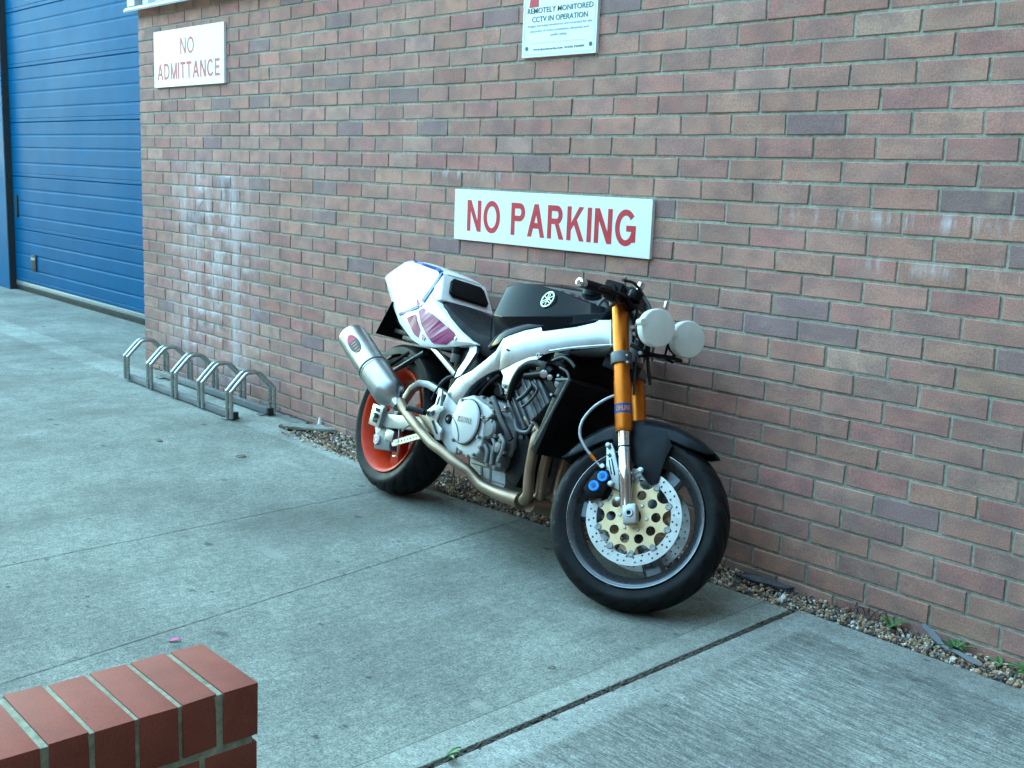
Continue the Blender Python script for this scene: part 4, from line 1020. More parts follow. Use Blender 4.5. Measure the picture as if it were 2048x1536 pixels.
bk(b, 'cover_bolt', M['bolt'], eng)
b = MB(); c = P(1012, 819, -.195); b.lathe([(0, .018), (.009, .018), (.012, .014), (.012, -.01)], c, (.2, -1, 0), 16); bk(b, 'engine_mount_bolt', M['chrome'], eng)
bk(MB().tube([P(*p) for p in ((986, 796, -.2), (994, 815, -.205), (1004, 842, -.205), (1014, 862, -.2), (1022, 880, -.19))], .012, 12, smooth=5), 'coolant_hose', M['hose'])
bk(MB().tube([P(*p) for p in ((1018, 800, -.18), (1028, 765, -.185), (1045, 738, -.185), (1068, 728, -.18), (1090, 735, -.175), (1105, 745, -.17))], [.013, .015, .016, .016, .015, .013], 14, smooth=5), 'frame_hose', M['black_satin'])
bk(MB().tube([P(1052, 752, -.18), P(1088, 748, -.18)], .013, 14), 'thermostat_pipe', M['black_satin'])
b = MB()
for c, r in (((1088, 748), .0145), ((1117, 768), .014), ((1100, 755), .010)):
    p = P(*c, -.185); b.lathe([(0, .004), (r, .004), (r, -.012)], p, (.5, -.8, 0), 16)
bk(b, 'hose_clip', M['steel'], bevel=.001)
b = MB(); b.box(P(1070, 742, -.19), P(1070, 742, -.19)+np.array([.05, .05, .04])); b.box(P(1105, 720, -.16), P(1105, 720, -.16)+np.array([.06, .06, .03])); bk(b, 'connector_block', M['black_satin'], bevel=.005)
b = MB()
for pts, r in ((((1105, 722, -.165), (1125, 715, -.16), (1140, 722, -.155), (1150, 735, -.15)), .006), (((1120, 735, -.17), (1135, 745, -.17), (1138, 765, -.17), (1125, 778, -.175)), .005), (((1065, 765, -.185), (1075, 780, -.19), (1062, 800, -.19), (1045, 815, -.19)), .005), (((1035, 800, -.19), (1050, 790, -.19), (1064, 772, -.185)), .008), (((1000, 748, -.15), (985, 760, -.15), (970, 775, -.14), (960, 790, -.14)), .006), (((985, 765, -.13), (1000, 770, -.13), (1005, 790, -.13)), .007)):
    b.tube([P(*p) for p in pts], r, 10, smooth=4)
bk(b, 'wiring_loom', M['hose'])
b = MB()
for u, v, y, r in ((1125, 775, -.17, .008), (1104, 790, -.19, .006), (1118, 752, -.175, .006), (978, 757, -.145, .007)):
    c = P(u, v, y); b.lathe([(0, .012), (r*.7, .012), (r, .008), (r, -.008)], c, (.5, -.85, .1), 12)
bk(b, 'sensor_plug', M['satin_alu'])
# carburettor bank and airbox fill behind the spar
b = MB(); b.box((.72, -.13, .235), (.92, .13, .33)); b.box((.78, -.13, .33), (1.1, .13, .5)); bk(b, 'airbox', M['black_satin'], bevel=.02)
# radiator: core, side tanks, brackets
ra0, ra1 = np.array([1.165, 0, .375]), np.array([1.105, 0, .10]); rd = ra1-ra0; rn = np.array([-rd[2], 0, rd[0]]); rn /= np.linalg.norm(rn); rn *= np.sign(rn[0])
b = MB(); b.prism([p+np.array([0, -.165, 0]) for p in (ra0, ra1, ra1+rn*.03, ra0+rn*.03)], (0, .33, 0)); rad = bk(b, 'radiator', M['black_satin'], bevel=.003)
b = MB()
for i in range(34):
    t = (i+.5)/34; p = ra0+rd*t+rn*.031; b.prism([p+np.array([0, -.155, 0]), p+rd*.004+np.array([0, -.155, 0]), p+rd*.004+rn*.003+np.array([0, -.155, 0]), p+rn*.003+np.array([0, -.155, 0])], (0, .31, 0))
bk(b, 'cooling_fin', M['hose'], rad, smooth=False)
for s in (-1, 1):
    b = MB(); b.prism([p+np.array([0, s*.166, 0]) for p in (ra0-rn*.004, ra1-rn*.004, ra1+rn*.034, ra0+rn*.034)], (0, s*.022, 0)); bk(b, 'side_tank', M['black_satin'], rad, bevel=.005)
b = MB(); b.tube([P(1139, 758, -.19), P(1070, 890, -.185)], .006, 8); b.tube([P(1113, 760, -.19), P(1140, 760, -.18)], .007, 8); b.tube([P(1030, 840, -.185), P(1035, 860, -.185), P(1055, 864, -.18), P(1066, 848, -.18)], .007, 8, smooth=3); bk(b, 'radiator_bracket', M['cast_dark'], rad)
b = MB(); b.prism([P(*p, -.15) for p in ((1025, 862), (1052, 866), (1060, 882), (1050, 940), (1030, 975), (1015, 960), (1008, 930), (1012, 895))], (0, .12, 0)); bk(b, 'oil_cooler', M['black_satin'], bevel=.006)
b = MB()
for q in (((1040, 870), (1047, 871), (1047, 880), (1038, 878)), ((1024, 898), (1031, 894), (1026, 914), (1019, 914))): b.prism([P(*p, -.152) for p in q], (0, -.004, 0))
bk(b, 'bracket_lug', M['cast_dark'], bevel=.001)

# ---------------------------------------------------------------- exhaust
ex_pts = [(800, 804, -.200), (809, 820, -.206), (826, 843, -.214), (845, 866, -.216), (863, 887, -.214), (882, 901, -.208), (903, 919, -.196), (922, 932, -.182), (938, 942, -.168), (950, 956, -.155), (964, 970, -.145), (985, 981, -.138), (1012, 992, -.135), (1040, 1001, -.13)]
pr = [.0215, .0195, .0195, .0195, .0195, .0195, .0195, .0195, .0195, .021, .0225, .024, .0265, .028]
exh = bk(MB().tube([P(*p) for p in ex_pts], pr, 20, smooth=4), 'exhaust', M['pipe'])
hd = [np.array(p) for p in ((1.085, -.145, .235), (1.112, -.148, .19), (1.118, -.148, .12), (1.105, -.146, .03), (1.098, -.142, -.04), (1.092, -.136, -.085), (1.06, -.130, -.108))]
hd = [P(1074, 862, -.15), P(1073, 872, -.155), P(1069, 890, -.158), P(1064, 915, -.156), P(1059, 945, -.152), P(1057, 972, -.146), P(1056, 988, -.140), P(1046, 1002, -.13)]
for i, dy in enumerate((0, .075, .17, .245)):
    q = [p + np.array([.0, dy*(1-.35*min(1, k_/7)), 0]) for k_, p in enumerate(hd)]
    if i: q[-1] = q[-1] + np.array([-.02, 0, -.005])
    q = [q[0]+np.array([-.07, 0, .03])] + q
    bk(MB().tube(q, .0195, 18, smooth=5), 'header_pipe', M['pipe'], exh)
b = MB(); b.tube([P(1040, 1001, -.13)+np.array([.03, .02, 0]), P(1040, 1001, -.13)+np.array([.03, .2, 0])], .03, 18); b.tube([P(1085, 1003, -.02), P(1120, 985, -.0)], .018, 12); bk(b, 'collector', M['pipe'], exh)
# silencer
s0, s1 = P(703.5, 671, -.258), P(779, 786, -.214)
ax = s1-s0; Ls = np.linalg.norm(ax); ax /= Ls
sil = bk(MB().lathe([(0, .012), (.034, .012), (.036, 0), (.052, -.002), (.0605, .004), (.0625, .012), (.0635, .02), (.0635, Ls*.60), (.0645, Ls*.61), (.0655, Ls*.625), (.0655, Ls*.965), (.064, Ls), (.052, Ls+.022), (.038, Ls+.042), (.0265, Ls+.055), (.0245, Ls+.062), (.0245, Ls+.085), (.0225, Ls+.09), (0, Ls+.09)], s0, ax, 64), 'silencer', M['steel'])
bk(MB().lathe([(.064, Ls*.585), (.0668, Ls*.588), (.0668, Ls*.605), (.064, Ls*.608)], s0, ax, 64), 'silencer_band', M['cast_dark'], sil)
bk(MB().lathe([(.0655, Ls*.625), (.0672, Ls*.628), (.0672, Ls*.638), (.0655, Ls*.641)], s0, ax, 64), 'silencer_band', M['satin_alu'], sil)
bk(MB().lathe([(0, .0115), (.030, .0115), (.030, .004)], s0, ax, 32), 'outlet', M['slot'], sil)
# oval maker's badge on the can, wrapped round it
view = BR.T@(CAM-BT) - s0; view -= ax*(view@ax); view /= np.linalg.norm(view); sd_ = np.cross(ax, view)
def oncan(a, s, dr): return s0 + ax*s + (.0637+dr)*(math.cos(a)*view + math.sin(a)*sd_)
bc, bl, bw = Ls*.28, .058, .40
tiltb = .0; a_c = .18*(1 if (oncan(.5, .1, 0)-oncan(-.5, .1, 0))[0] < 0 else -1)
def badge(name, mat, sa, sb, dr, half_=None):
    b = MB(); rows = []
    for i in range(13):
        s_ = -1+2*i/12; wv = math.sqrt(max(0, 1-s_*s_)) 
        lo_, hi_ = -wv, wv
        if half_ == 'top': hi_ = min(hi_, -.1)
        if s_*sb < -bl: pass
        rows.append([oncan(a_c+sa*(lo_+(hi_-lo_)*k_/8), bc+sb*s_, dr) for k_ in range(9)])
    V = [p for r_ in rows for p in r_]; f = [(i*9+k_, i*9+k_+1, (i+1)*9+k_+1, (i+1)*9+k_) for i in range(12) for k_ in range(8)]
    b.add(V, f); return bk(b, name, mat, sil)
badge('maker_badge', M['cast_dark'], .40, .058, .0008)
b = MB(); rows = []
for i in range(7):
    s_ = -.93+i*.62/6; wv = math.sqrt(max(0, 1-s_*s_))*.9; rows.append([oncan(a_c+.40*(-wv+2*wv*k_/6), bc+.058*s_, .0014) for k_ in range(7)])
b.add([p for r_ in rows for p in r_], [(i*7+k_, i*7+k_+1, (i+1)*7+k_+1, (i+1)*7+k_) for i in range(6) for k_ in range(6)]); bk(b, 'badge_mark', M['red_print'], sil)
V, f = text_mesh('EXHAUST'[:0] or 'HARRIS'[:0] or 'I I I I I', .07, .022, .0006, .01)
V2 = [oncan(a_c + (p[1]*(1))/.064 - .0, bc+.012+p[0], .0016+p[2]) for p in V]
bk(MB().add(V2, f), 'badge_lettering', M['orange_print'], sil, smooth=False)
b = MB(); b.tube([oncan(2.6, Ls*.55, .0), P(818, 705, -.12)], .008, 8); bk(b, 'silencer_hanger', M['black_satin'], sil)

# ---------------------------------------------------------------- swingarm, rear brake, footrest
SA = [(770, 826), (800, 826), (822, 812), (840, 790), (870, 775), (905, 790), (915, 830), (912, 860), (895, 862), (860, 840), (815, 848), (770, 847)]
for s in (1, -1):
    V = [np.array([x, -.135*s, z]) for x, z in ((-.04, -.03), (.07, -.034), (.2, -.012), (.40, .02), (.60, .055), (.60, .12), (.50, .115), (.36, .075), (.2, .045), (.07, .026), (-.04, .03))]
    sw = bk(MB().prism(V, (0, .035*s, 0)), 'swingarm', M['satin_alu'], bevel=.006)
    A = [(.10, .03), (.125, .10), (.16, .155), (.21, .188), (.28, .195), (.36, .185), (.48, .165), (.56, .14)]
    secs = []
    for i, (x, z) in enumerate(A):
        pa = np.array(A[max(0, i-1)]); pb = np.array(A[min(len(A)-1, i+1)]); t = (pb-pa)/np.linalg.norm(pb-pa); n_ = np.array([-t[1], t[0]])
        secs.append([np.array([x+n_[0]*h_, s*(-.13+dy), z+n_[1]*h_]) for h_, dy in ((.014, 0), (.014, .028), (-.014, .028), (-.014, 0))])
    bk(MB().loft(secs), 'swingarm_brace', M['satin_alu'], sw, bevel=.003)
    b = MB(); b.box((-.055, s*-.148-.004, -.045), (.035, s*-.148+.02, .045)); ab = bk(b, 'axle_block', M['satin_alu'], sw, bevel=.004)
    b = MB()
    for z in (-.022, .002, .026): b.box((-.02, s*-.1535-.001, z-.007), (.012, s*-.1535+.001, z+.007))
    bk(b, 'adjuster_slot', M['slot'], sw)
bk(MB().lathe([(0, -.17), (.0125, -.17), (.0125, .17), (0, .17)], (-.004, 0, 0), (0, 1, 0), 16), 'rear_axle', M['steel'])
b = MB(); b.prism([P(*p, -.125) for p in ((757, 862), (772, 850), (783, 850), (786, 876), (778, 890), (780, 902), (748, 898), (746, 870))], (0, .04, 0)); rc = bk(b, 'rear_caliper', M['cast'], bevel=.006)
b = MB(); b.box(P(779, 872, -.128)-np.array([.035, .002, .02]), P(779, 872, -.128)+np.array([.03, .03, .025])); bk(b, 'brake_pad', M['steel'], rc, bevel=.002)
c = P(754, 879, -.128); bk(MB().lathe([(0, .006), (.018, .006), (.02, .004), (.02, -.004)], c, (0, -1, 0), 28), 'piston_cap', M['white_paint'], rc)
bk(MB().lathe([(.009, .0066), (.013, .0066), (.013, .005), (.009, .005)], c, (0, -1, 0), 28, True), 'cap_ring', M['red_print'], rc)
pa, pb = P(789, 886, -.125), P(842, 871, -.15); d = pb-pa; Ld = np.linalg.norm(d); d /= Ld; n_ = np.cross(d, [0, 1, 0]); n_ /= np.linalg.norm(n_)
if n_[2] < 0: n_ = -n_
V, f = curve_plate([(-.012, -.013), (Ld, -.013), (Ld+.012, 0), (Ld, .013), (-.012, .013), (-.022, 0)], [circle(x, 0, .0042, 10) for x in np.linspace(.02, Ld-.01, 9)], .006)
bk(MB().add(pa+V[:, :1]*d+V[:, 1:2]*n_+V[:, 2:3]*np.cross(d, n_), f), 'torque_arm', M['satin_alu'], bevel=0)
bk(MB().tube([P(799, 850, -.13), P(797, 885, -.13), P(793, 910, -.125), P(786, 912, -.12)], .0035, 8, smooth=4), 'brake_pipe', M['steel'])
FB = [(884, 778), (877, 783), (870, 808), (852, 822), (855, 834), (870, 879), (879, 880), (880, 868), (884, 858), (879, 853), (872, 842), (879, 826), (887, 820), (886, 813), (880, 812)]
V3 = [P(*p, -.20) for p in FB]; n2 = np.array([0, .008, 0])
fb = bk(MB().prism(V3, n2), 'footrest_hanger', M['satin_alu'], bevel=.0015)
b = MB()
for q in (((862, 824), (869, 820), (870, 828), (865, 832)), ((863, 842), (867, 840), (876, 868), (872, 868)), ((878, 793), (881, 792), (876, 808), (872, 811))): b.prism([P(*p, -.2008) for p in q], (0, -.0006, 0))
bk(b, 'hanger_opening', M['slot'], fb, smooth=False)
p0_, p1_ = P(812, 815, -.275), P(853, 826, -.205)
pg = bk(MB().tube([p0_, p1_], .0115, 14), 'footrest', M['black_satin'])
b = MB(); dd_ = (p1_-p0_)/np.linalg.norm(p1_-p0_)
for t in np.linspace(.06, .8, 11): b.lathe([(.0115, -.0022), (.0135, -.001), (.0135, .001), (.0115, .0022)], p0_+(p1_-p0_)*t, dd_, 14)
bk(b, 'footrest_rib', M['cast_dark'], pg)
b = MB(); b.prism([P(*p, -.192) for p in ((836, 828), (852, 826), (860, 842), (872, 872), (862, 868), (848, 848))], (0, .004, 0)); bk(b, 'heel_guard', M['pipe'], bevel=.001)
bk(MB().tube([P(805, 862, -.15), P(815, 852, -.17), P(838, 845, -.19)], .0045, 8, smooth=3), 'brake_lever', M['steel'])
b = MB(); b.tube([P(880, 770, -.15), P(895, 756, -.14), P(912, 752, -.12)], .008, 10, smooth=3); b.tube([P(862, 800, -.15), P(874, 778, -.15), P(884, 764, -.14)], .004, 8, smooth=3); b.tube([P(890, 790, -.14), P(880, 830, -.15), P(876, 860, -.15)], .008, 8, smooth=3); bk(b, 'rear_brake_line', M['hose'])
# reservoir under the seat, hugger, inner fender, shock
b = MB(); c = P(911, 726, -.1); b.lathe([(0, 0), (.022, 0), (.024, .003), (.024, .035), (.027, .036), (.027, .058), (.024, .062), (0, .062)], c, (0, 0, 1), 24); bk(b, 'brake_reservoir', M['cast'])
b = MB(); b.lathe([(0, .036), (.0275, .036), (.0275, .06), (.024, .064), (0, .064)], c, (0, 0, 1), 24); bk(b, 'reservoir_cap', M['black_satin'])
secs = []
for i in range(17):
    a = R(-38)+R(100)*i/16; d = np.array([math.sin(a), 0, math.cos(a)])
    q = [d*rr+np.array([0, yy, 0]) for yy, rr in ((-.102, .285), (-.1, .312), (-.082, .326), (0, .332), (.082, .326), (.1, .312), (.102, .285))]
    secs.append(q + [p-d*.004 for p in q[::-1]])
bk(MB().loft(secs), 'rear_hugger', M['black_satin'], ang=40)
b = MB(); c = P(790, 742, -.1); b.tube([P(787, 742, -.1), P(812, 728, -.1), P(850, 706, -.09)], [.008, .012, .014], 10, smooth=3); bk(b, 'hugger_strut', M['carbon'])
b = MB(); b.tube([(.42, 0, .05), (.50, 0, .34)], .028, 16); 
for t in np.linspace(.1, .9, 9): b.lathe([(.03, -.006), (.037, 0), (.03, .006)], np.array([.42, 0, .05])*(1-t)+np.array([.5, 0, .34])*t, (.08, 0, .29), 20)
bk(b, 'rear_shock', M['black_satin'])
b = MB(); b.box((.38, -.1, .10), (.56, .1, .40)); bk(b, 'battery_box', M['black_satin'], bevel=.02)
# chain side
b = MB(); b.tube([(0, .11, .085), (.6, .11, .11)], .008, 6); b.tube([(0, .11, -.085), (.6, .11, .03)], .008, 6); b.lathe([(.03, .105), (.088, .105), (.088, .112), (.03, .112)], (0, 0, 0), (0, 1, 0), 42, True); bk(b, 'drive_chain', M['cast_dark'])
b = MB(); b.lathe([(0, .18), (.075, .178), (.085, .165), (.085, .14)], (.86, 0, .1), (0, 1, 0), 40); bk(b, 'generator_cover', M['engine_cover'], eng)

# ================================================================== BICYCLE RACK
M['galv'] = simple('galvanised_tube', (.42, .44, .42), .3, .85, var=.12, scale=30, dirt=.12)
M['galv_dull'] = simple('galvanised_rail', (.21, .225, .23), .5, .5, var=.12, scale=20, dirt=.15)
M['endcap'] = simple('black_end_cap', (.01, .01, .011), .6)
rack = empty('bicycle_rack', (.8, -.16, 0), label='low galvanised bicycle rack with five double hoops along the wall', cat='bike rack')
def rk(b, name, mat, par=None, **k):
    b.xf([[1, 0, 0, -.8], [0, 1, 0, .16], [0, 0, 1, 0], [0, 0, 0, 1]]); return b.build(name, mat, par or rack, **k)
YF, YB = -.323, -.105
for i in range(5):
    xc = .285+i*.336
    for dx in (-.024, .024):
        x = xc+dx
        b = MB(); pts = [(x, YF-.022, .012), (x, YF-.022, .145), (x, YF-.016, .165), (x, YF+.052, .235), (x, YF+.07, .25), (x, YF+.09, .255), (x, YB-.09, .255), (x, YB-.07, .25), (x, YB-.052, .235), (x, YB+.016, .165), (x, YB+.022, .145), (x, YB+.022, .012)]
        b.tube(pts, .0105, 12, smooth=3); rk(b, 'hoop', M['galv'])
for y in (YF, YB):
    b = MB(); b.box((.27, y-.017, .008), (1.635, y+.017, .042)); rk(b, 'rail', M['galv_dull'], bevel=.003)
    b = MB(); b.box((1.635, y-.018, .007), (1.66, y+.018, .046)); rk(b, 'end_cap', M['endcap'], bevel=.003)
    for x in (1.6,) if y == YF else (.3, 1.6):
        b = MB(); b.box((x-.025, y-.045, .001), (x+.025, y+.045, .007)); rk(b, 'foot_plate', M['galv_dull'])

# ================================================================== LOW COPED WALL
def red_mat():
    k = NT('red_coping_brick'); p = k.pos()
    c = k.mix(1, (.25, .058, .036), k.ramp(k.noise(p, 9, 4), [(.3, .82), (.7, 1.16)]), 'MULTIPLY')
    c = k.mix(1, c, k.ramp(k.noise(p, 300, 4, .8), [(.3, .72), (.7, 1.25)]), 'MULTIPLY')
    c = k.mix(k.ramp(k.noise(p, 5, 4, .6), [(.5, 0.), (.75, .35)]), c, (.24, .08, .058))
    pit = k.math('MULTIPLY', k.ramp(k.vor(p, 130), [(.08, 1.), (.16, 0.)]), k.ramp(k.noise(p, 28, 3), [(.5, 0.), (.6, 1.)]))
    c = k.mix(k.math('MULTIPLY', pit, .8), c, (.07, .025, .02))
    k.set(col=c, rough=.75, spec=.3); k.bump(k.noise(p, 320, 4, .7), .35, .0015); return k.m
M['redbrick'] = red_mat(); M['mortar_pale'] = mortar_material((.30, .31, .225))
ZT = .45
low = empty('low_wall', (5.28, -3, 0), label='low red brick wall with brick on edge coping in the near left corner', cat='wall')
def lw(b, name, mat, **k):
    b.xf([[1, 0, 0, -5.28], [0, 1, 0, 3], [0, 0, 1, 0], [0, 0, 0, 1]]); return b.build(name, mat, low, **k)
XA, XB = 5.172, 5.388
y = -2.272; pitch = .0765; bw = .0662
b = MB(); b.box((XA+.003, -4.6, -.1), (XB-.003, y-.009, ZT-.003)); lw(b, 'mortar', M['mortar_pale'], bevel=.002)
hC = .1005
for i in range(29):
    b = MB(); j = lambda a=.0012: random.gauss(0, a)
    y1 = y - i*pitch + j(); y0 = y1-bw+j()
    b.prism([(XA+j(), y0, ZT-hC), (XB+j(.0016), y0+j(), ZT-hC), (XB+j(.0016), y1+j(), ZT-hC), (XA+j(), y1, ZT-hC)], (j(), j(), hC+j(.0008))); lw(b, 'coping_brick', M['redbrick'], bevel=.002, seg=2, ang=50)
for kz in range(6):
    z1 = ZT-hC-.014-kz*.077; z0 = z1-.065; off = 0 if kz % 2 else .1125; yy = y
    n = 0
    while yy > -4.5:
        ln = .215 if not (n == 0 and off) else .1025
        for xa, xb in ((XA+.002, XA+.1), (XB-.1, XB-.002)):
            b = MB(); b.box((xa, yy-ln, z0), (xb, yy, z1)); 
            if z1 > .0: lw(b, 'brick', M['redbrick'], bevel=.002)
        yy -= ln+.01; n += 1

# ================================================================== GRAVEL STRIP AND ODDMENTS
def stone_mat():
    k = NT('pea_gravel'); at = k.n('ShaderNodeAttribute', attribute_name='tone').outputs['Color']
    k.set(col=k.mix(1, at, k.ramp(k.noise(k.pos(), 260, 3), [(.3, .75), (.7, 1.2)]), 'MULTIPLY'), rough=.8, spec=.3); return k.m
M['stone'] = stone_mat()
b = MB(); b.box((1.9, -.33, -.1), (7.5, .006, -.022)); b.build('gravel_bed', M['soil'], pav)
ico_v = []; 
t_ = (1+5**.5)/2
for a, c in ((-1, t_), (1, t_), (-1, -t_), (1, -t_)): ico_v.append((a, c, 0))
for a, c in ((-1, t_), (1, t_), (-1, -t_), (1, -t_)): ico_v.append((0, a, c))
for a, c in ((-1, t_), (1, t_), (-1, -t_), (1, -t_)): ico_v.append((c, 0, a))
ico_v = np.array(ico_v)/math.sqrt(1+t_*t_)
ico_f = [(0, 11, 5), (0, 5, 1), (0, 1, 7), (0, 7, 10), (0, 10, 11), (1, 5, 9), (5, 11, 4), (11, 10, 2), (10, 7, 6), (7, 1, 8), (3, 9, 4), (3, 4, 2), (3, 2, 6), (3, 6, 8), (3, 8, 9), (4, 9, 5), (2, 4, 11), (6, 2, 10), (8, 6, 7), (9, 8, 1)]
SP = [((.42, .30, .18), 4), ((.55, .48, .36), 3), ((.30, .20, .13), 4), ((.16, .14, .13), 4), ((.62, .60, .55), 1.4), ((.36, .22, .14), 2), ((.10, .095, .10), 2)]
spw = np.array([q[1] for q in SP]); spw = spw/spw.sum()
V = []; Fc = []; Ct = []
def edge_y(x): return -.285+ .03*0 if x < 3.2 else (-.215 if x < 3.87 else (-.18 if x < 5.12 else -.135))
for i in range(9500):
    x = 1.92+ (7.4-1.92)*rng.random(); yy = -.002 + (edge_y(x)+.0)*rng.random()**.9
    if x < 2.0 and yy < -.2: continue
    r = min(.014, rng.lognormal(math.log(.0064), .33)); sc = np.array([1, rng.uniform(.6, 1), rng.uniform(.45, .8)])*r
    q = np.linalg.qr(rng.normal(size=(3, 3)))[0]; z = -.018 + rng.random()**1.3*.022
    pv = (ico_v*(1+rng.normal(0, .12, (12, 1))))*sc @ q.T + (x, yy, z); n = len(V)
    V += [tuple(p) for p in pv]; Fc += [tuple(k_+n for k_ in f_) for f_ in ico_f]
    c = np.array(SP[rng.choice(len(SP), p=spw)][0])*rng.uniform(.75, 1.45); Ct += [(*c, 1)]*20
for i in range(2):      # flat slate shards
    x = rng.uniform(4.9, 6.6); yy = rng.uniform(-.13, -.02); r = rng.uniform(.012, .026); a = rng.random()*6.28; n = len(V)
    pv = []
    m_ = 6
    for zz in (-.004, .003):
        for k_ in range(m_): pv.append((x+r*math.cos(a+k_*6.28/m_)*rng.uniform(.7, 1.1), yy+r*.6*math.sin(a+k_*6.28/m_)*rng.uniform(.7, 1.1), .0+zz+.004*math.cos(a+k_)))
    V += pv; fs = [tuple(range(n+m_, n+2*m_)), tuple(range(n+m_-1, n-1, -1))]+[(n+k_, n+(k_+1) % m_, n+m_+(k_+1) % m_, n+m_+k_) for k_ in range(m_)]; Fc += fs; Ct += [(.15, .16, .17, 1)]*len(fs)
me = bpy.data.meshes.new('gravel'); me.from_pydata(V, [], Fc); me.materials.append(M['stone'])
at = me.attributes.new('tone', 'FLOAT_COLOR', 'FACE'); at.data.foreach_set('color', [float(q) for c in Ct for q in c]); me.update()
go = bpy.data.objects.new('gravel', me); COL.objects.link(go); tag(go, kind='stuff')

M['lump'] = simple('mossy_concrete', (.24, .24, .2), .95, var=.4, scale=60, bump=.8, dirt=.6)
def rough_lump(name, pts, h, mat, label, cat):
    b = MB(); b.prism([(*p, 0.) for p in pts], (0, 0, h)); o = b.build(name, mat, None, bevel=.004, sub=2, smooth=False)
    for v in o.data.vertices:
        if v.co.z > .004: v.co += Vector(rng.normal(0, .0022, 3))
    o.data.update(); return tag(o, label, cat)
rough_lump('broken_concrete', [(1.93, -.215), (2.02, -.175), (2.2, -.03), (2.17, -.012), (2.05, -.03), (1.92, -.12)], .016, M['lump'], 'broken mossy concrete lump at the start of the gravel strip', 'rubble')
b = MB(); b.tube([(2.03, -.03, .0), (2.02, -.016, .05)], [.011, .007], 8); tag(b.build('plastic_stub', M['white_paint'], None), 'short white plastic stub standing against the wall foot', 'stub')
o = rough_lump('half_brick', [(4.83, -.075), (5.02, -.05), (5.03, -.015), (4.84, -.03)], .014, simple('dark_slate_brick', (.06, .062, .07), .85, var=.3), 'dark blue grey half brick lying in the gravel against the wall', 'brick')
# grey plastic strip
b = MB(); pts = [(5.50, -.012, .035), (5.56, -.04, .018), (5.60, -.07, .012), (5.66, -.085, .014), (5.70, -.095, .010), (5.74, -.11, .012)]; wds = [.008, .013, .005, .008, .012, .004]
b.strip([(p[0]-w_*.35, p[1]-w_*.9, p[2]) for p, w_ in zip(pts, wds)], [(p[0]+w_*.35, p[1]+w_*.9, p[2]+.004) for p, w_ in zip(pts, wds)], (0, 0, .0015))
tag(b.build('plastic_strip', simple('grey_plastic', (.15, .165, .18), .5)), 'torn grey plastic strip lying across the gravel by the weeds', 'litter')
# weeds
M['leaf'] = simple('weed_leaf', (.035, .13, .022), .55, var=.35, scale=40)
M['leaf2'] = simple('pale_weed_leaf', (.06, .17, .035), .55, var=.3, scale=40)
def leafp(b, base, d, L_, w_, lift, curl=.6, lobes=0):
    d = np.array([math.cos(d), math.sin(d)]); n_ = np.array([-d[1], d[0]]); A = []; Bq = []; m_ = 8
    for i in range(m_+1):
        t = i/m_; ww = w_*math.sin(math.pi*(.08+.9*t))**.8*(1-.25*t)
        if lobes: ww *= .65+.5*abs(math.sin(t*lobes*math.pi))
        s_ = L_*t; z = lift*(t-curl*t*t)
        c = np.array(base[:2])+d*s_; A.append((*(c+n_*ww), base[2]+z+ww*.3)); Bq.append((*(c-n_*ww), base[2]+z+ww*.3))
    Cn = [((a[0]+c[0])/2, (a[1]+c[1])/2, (a[2]+c[2])/2-.003) for a, c in zip(A, Bq)]
    k = len(A); b.add(A+Cn+Bq, [(i, k+i, k+i+1, i+1) for i in range(k-1)]+[(k+i, 2*k+i, 2*k+i+1, k+i+1) for i in range(k-1)])
def weed(x, y, n, L_, w_, lift, label, lobes=0, mat='leaf', stem=True, a0=0, a1=6.28):
    r = empty('weed', (x, y, 0), label=label, cat='weed', group='weeds growing through the gravel and joint')
    for i in range(n):
        b = MB(); leafp(b, (0, 0, .002), a0+(a1-a0)*(i+.5*rng.random())/n, L_*rng.uniform(.7, 1.15), w_*rng.uniform(.8, 1.15), lift*rng.uniform(.6, 1.3), lobes=lobes); b.build('leaf', M[mat], r)
    return r
weed(5.41, -.035, 4, .05, .013, .045, 'small pale green seedling with round leaves by the brown twig', mat='leaf2')
weed(5.62, -.03, 8, .06, .009, .04, 'dark green toothed weed beside the grey plastic strip', lobes=4)
weed(5.76, -.03, 4, .04, .009, .02, 'tiny low weed at the wall foot right of the plastic strip', mat='leaf2')
weed(5.88, -.035, 12, .085, .010, .05, 'largest leafy weed against the wall at the right edge', lobes=4)
weed(5.182, -1.66, 3, .055, .007, .05, 'bright green grass tuft growing in the joint at the bottom edge', mat='leaf2', a0=-.3, a1=1.9)
b = MB()
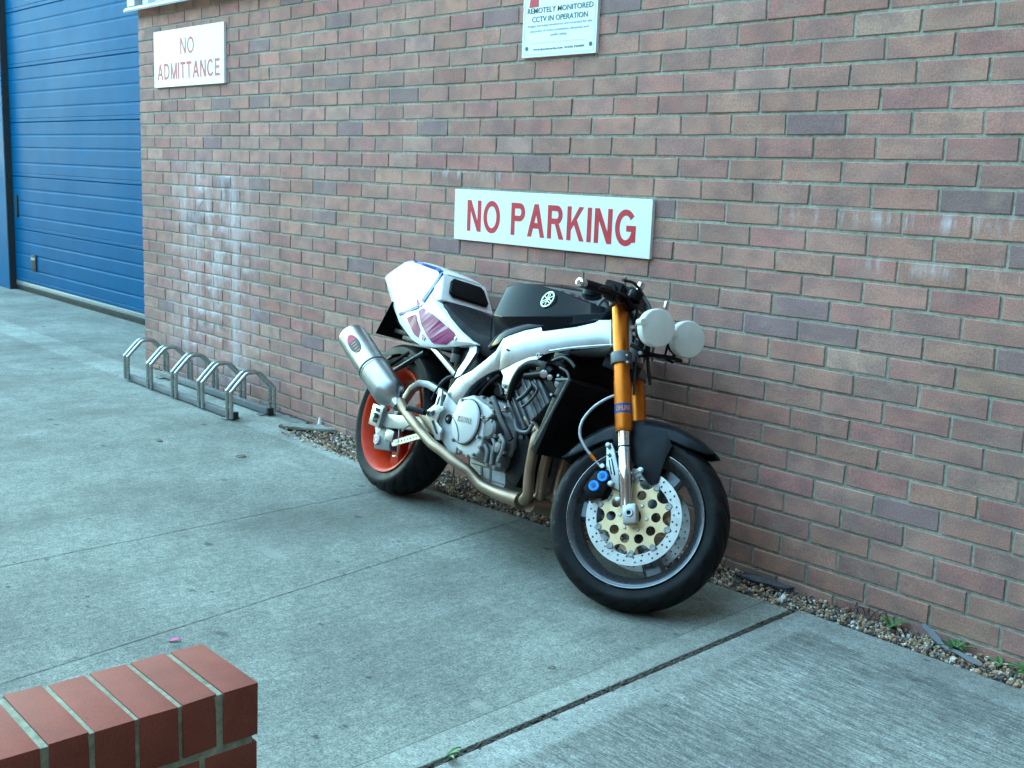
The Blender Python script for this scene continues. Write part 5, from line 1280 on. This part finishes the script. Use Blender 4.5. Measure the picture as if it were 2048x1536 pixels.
for i in range(7):
    a = rng.uniform(0, 6.28); x0, y0 = 5.32+rng.normal(0, .015), -.035+rng.normal(0, .008)
    b.tube([(x0, y0, 0), (x0+.02*math.cos(a), y0+.01*math.sin(a), .03), (x0+.045*math.cos(a), y0+.02*math.sin(a), .03+.02*rng.random()), (x0+.07*math.cos(a), y0+.02*math.sin(a), .008)], .0016, 5, smooth=3)
tag(b.build('dry_twig', simple('dead_stem', (.09, .06, .045), .8)), 'curled brown dead stems in the gravel against the wall', 'twig')
# joint debris: crumbs of moss and dirt along the slab joint
b = MB(); 
for i in range(1400):
    yy = -.2-2.2*rng.random()**1.2; x = 5.1285+.032*(-yy)+rng.normal(0, .007); r = rng.uniform(.0015, .005); b.add(ico_v*r*np.array([1, 1.3, .7])+(x, yy, -.008+rng.random()*.008), ico_f)
o = b.build('joint_debris', M['soil'], None); tag(o, kind='stuff')
b = MB()
for i in range(500):
    x = rng.uniform(-.1, 1.95); yy = -.002-abs(rng.normal(0, .012)); r = rng.uniform(.002, .007); b.add(ico_v*r*np.array([1.3, 1, .6])+(x, yy, r*.3), ico_f)
o = b.build('wall_foot_debris', M['soil'], None); tag(o, kind='stuff')
# fallen leaves
M['dead'] = simple('dead_leaf', (.14, .085, .04), .7); M['pink'] = simple('pink_petal', (.62, .10, .25), .6)
def fleaf(u, v, label, mat, L_, name='fallen_leaf', cat='leaf'):
    d = pray(u, v); p = CAM + d*(-CAM[2]/d[2]); b = MB(); leafp(b, (0, 0, .002), rng.random()*6.28, L_, L_*.28, .012)
    o = b.build(name, mat); o.location = p; return tag(o, label, cat, 'dry leaves fallen on the concrete' if cat == 'leaf' else None)
fleaf(325, 884, 'dry brown leaf on the concrete in front of the bicycle rack', M['dead'], .05)
fleaf(492, 913, 'dry brown leaf on the concrete right of the bicycle rack', M['dead'], .055)
fleaf(338, 1284, 'pink petal on the concrete above the low wall', M['pink'], .035, 'petal', 'petal')
fleaf(1097, 1336, 'small red brown leaf on the concrete near the slab joint', M['dead'], .02)
fleaf(417, 787, 'dark leaf between the rails of the bicycle rack', M['dead'], .04)
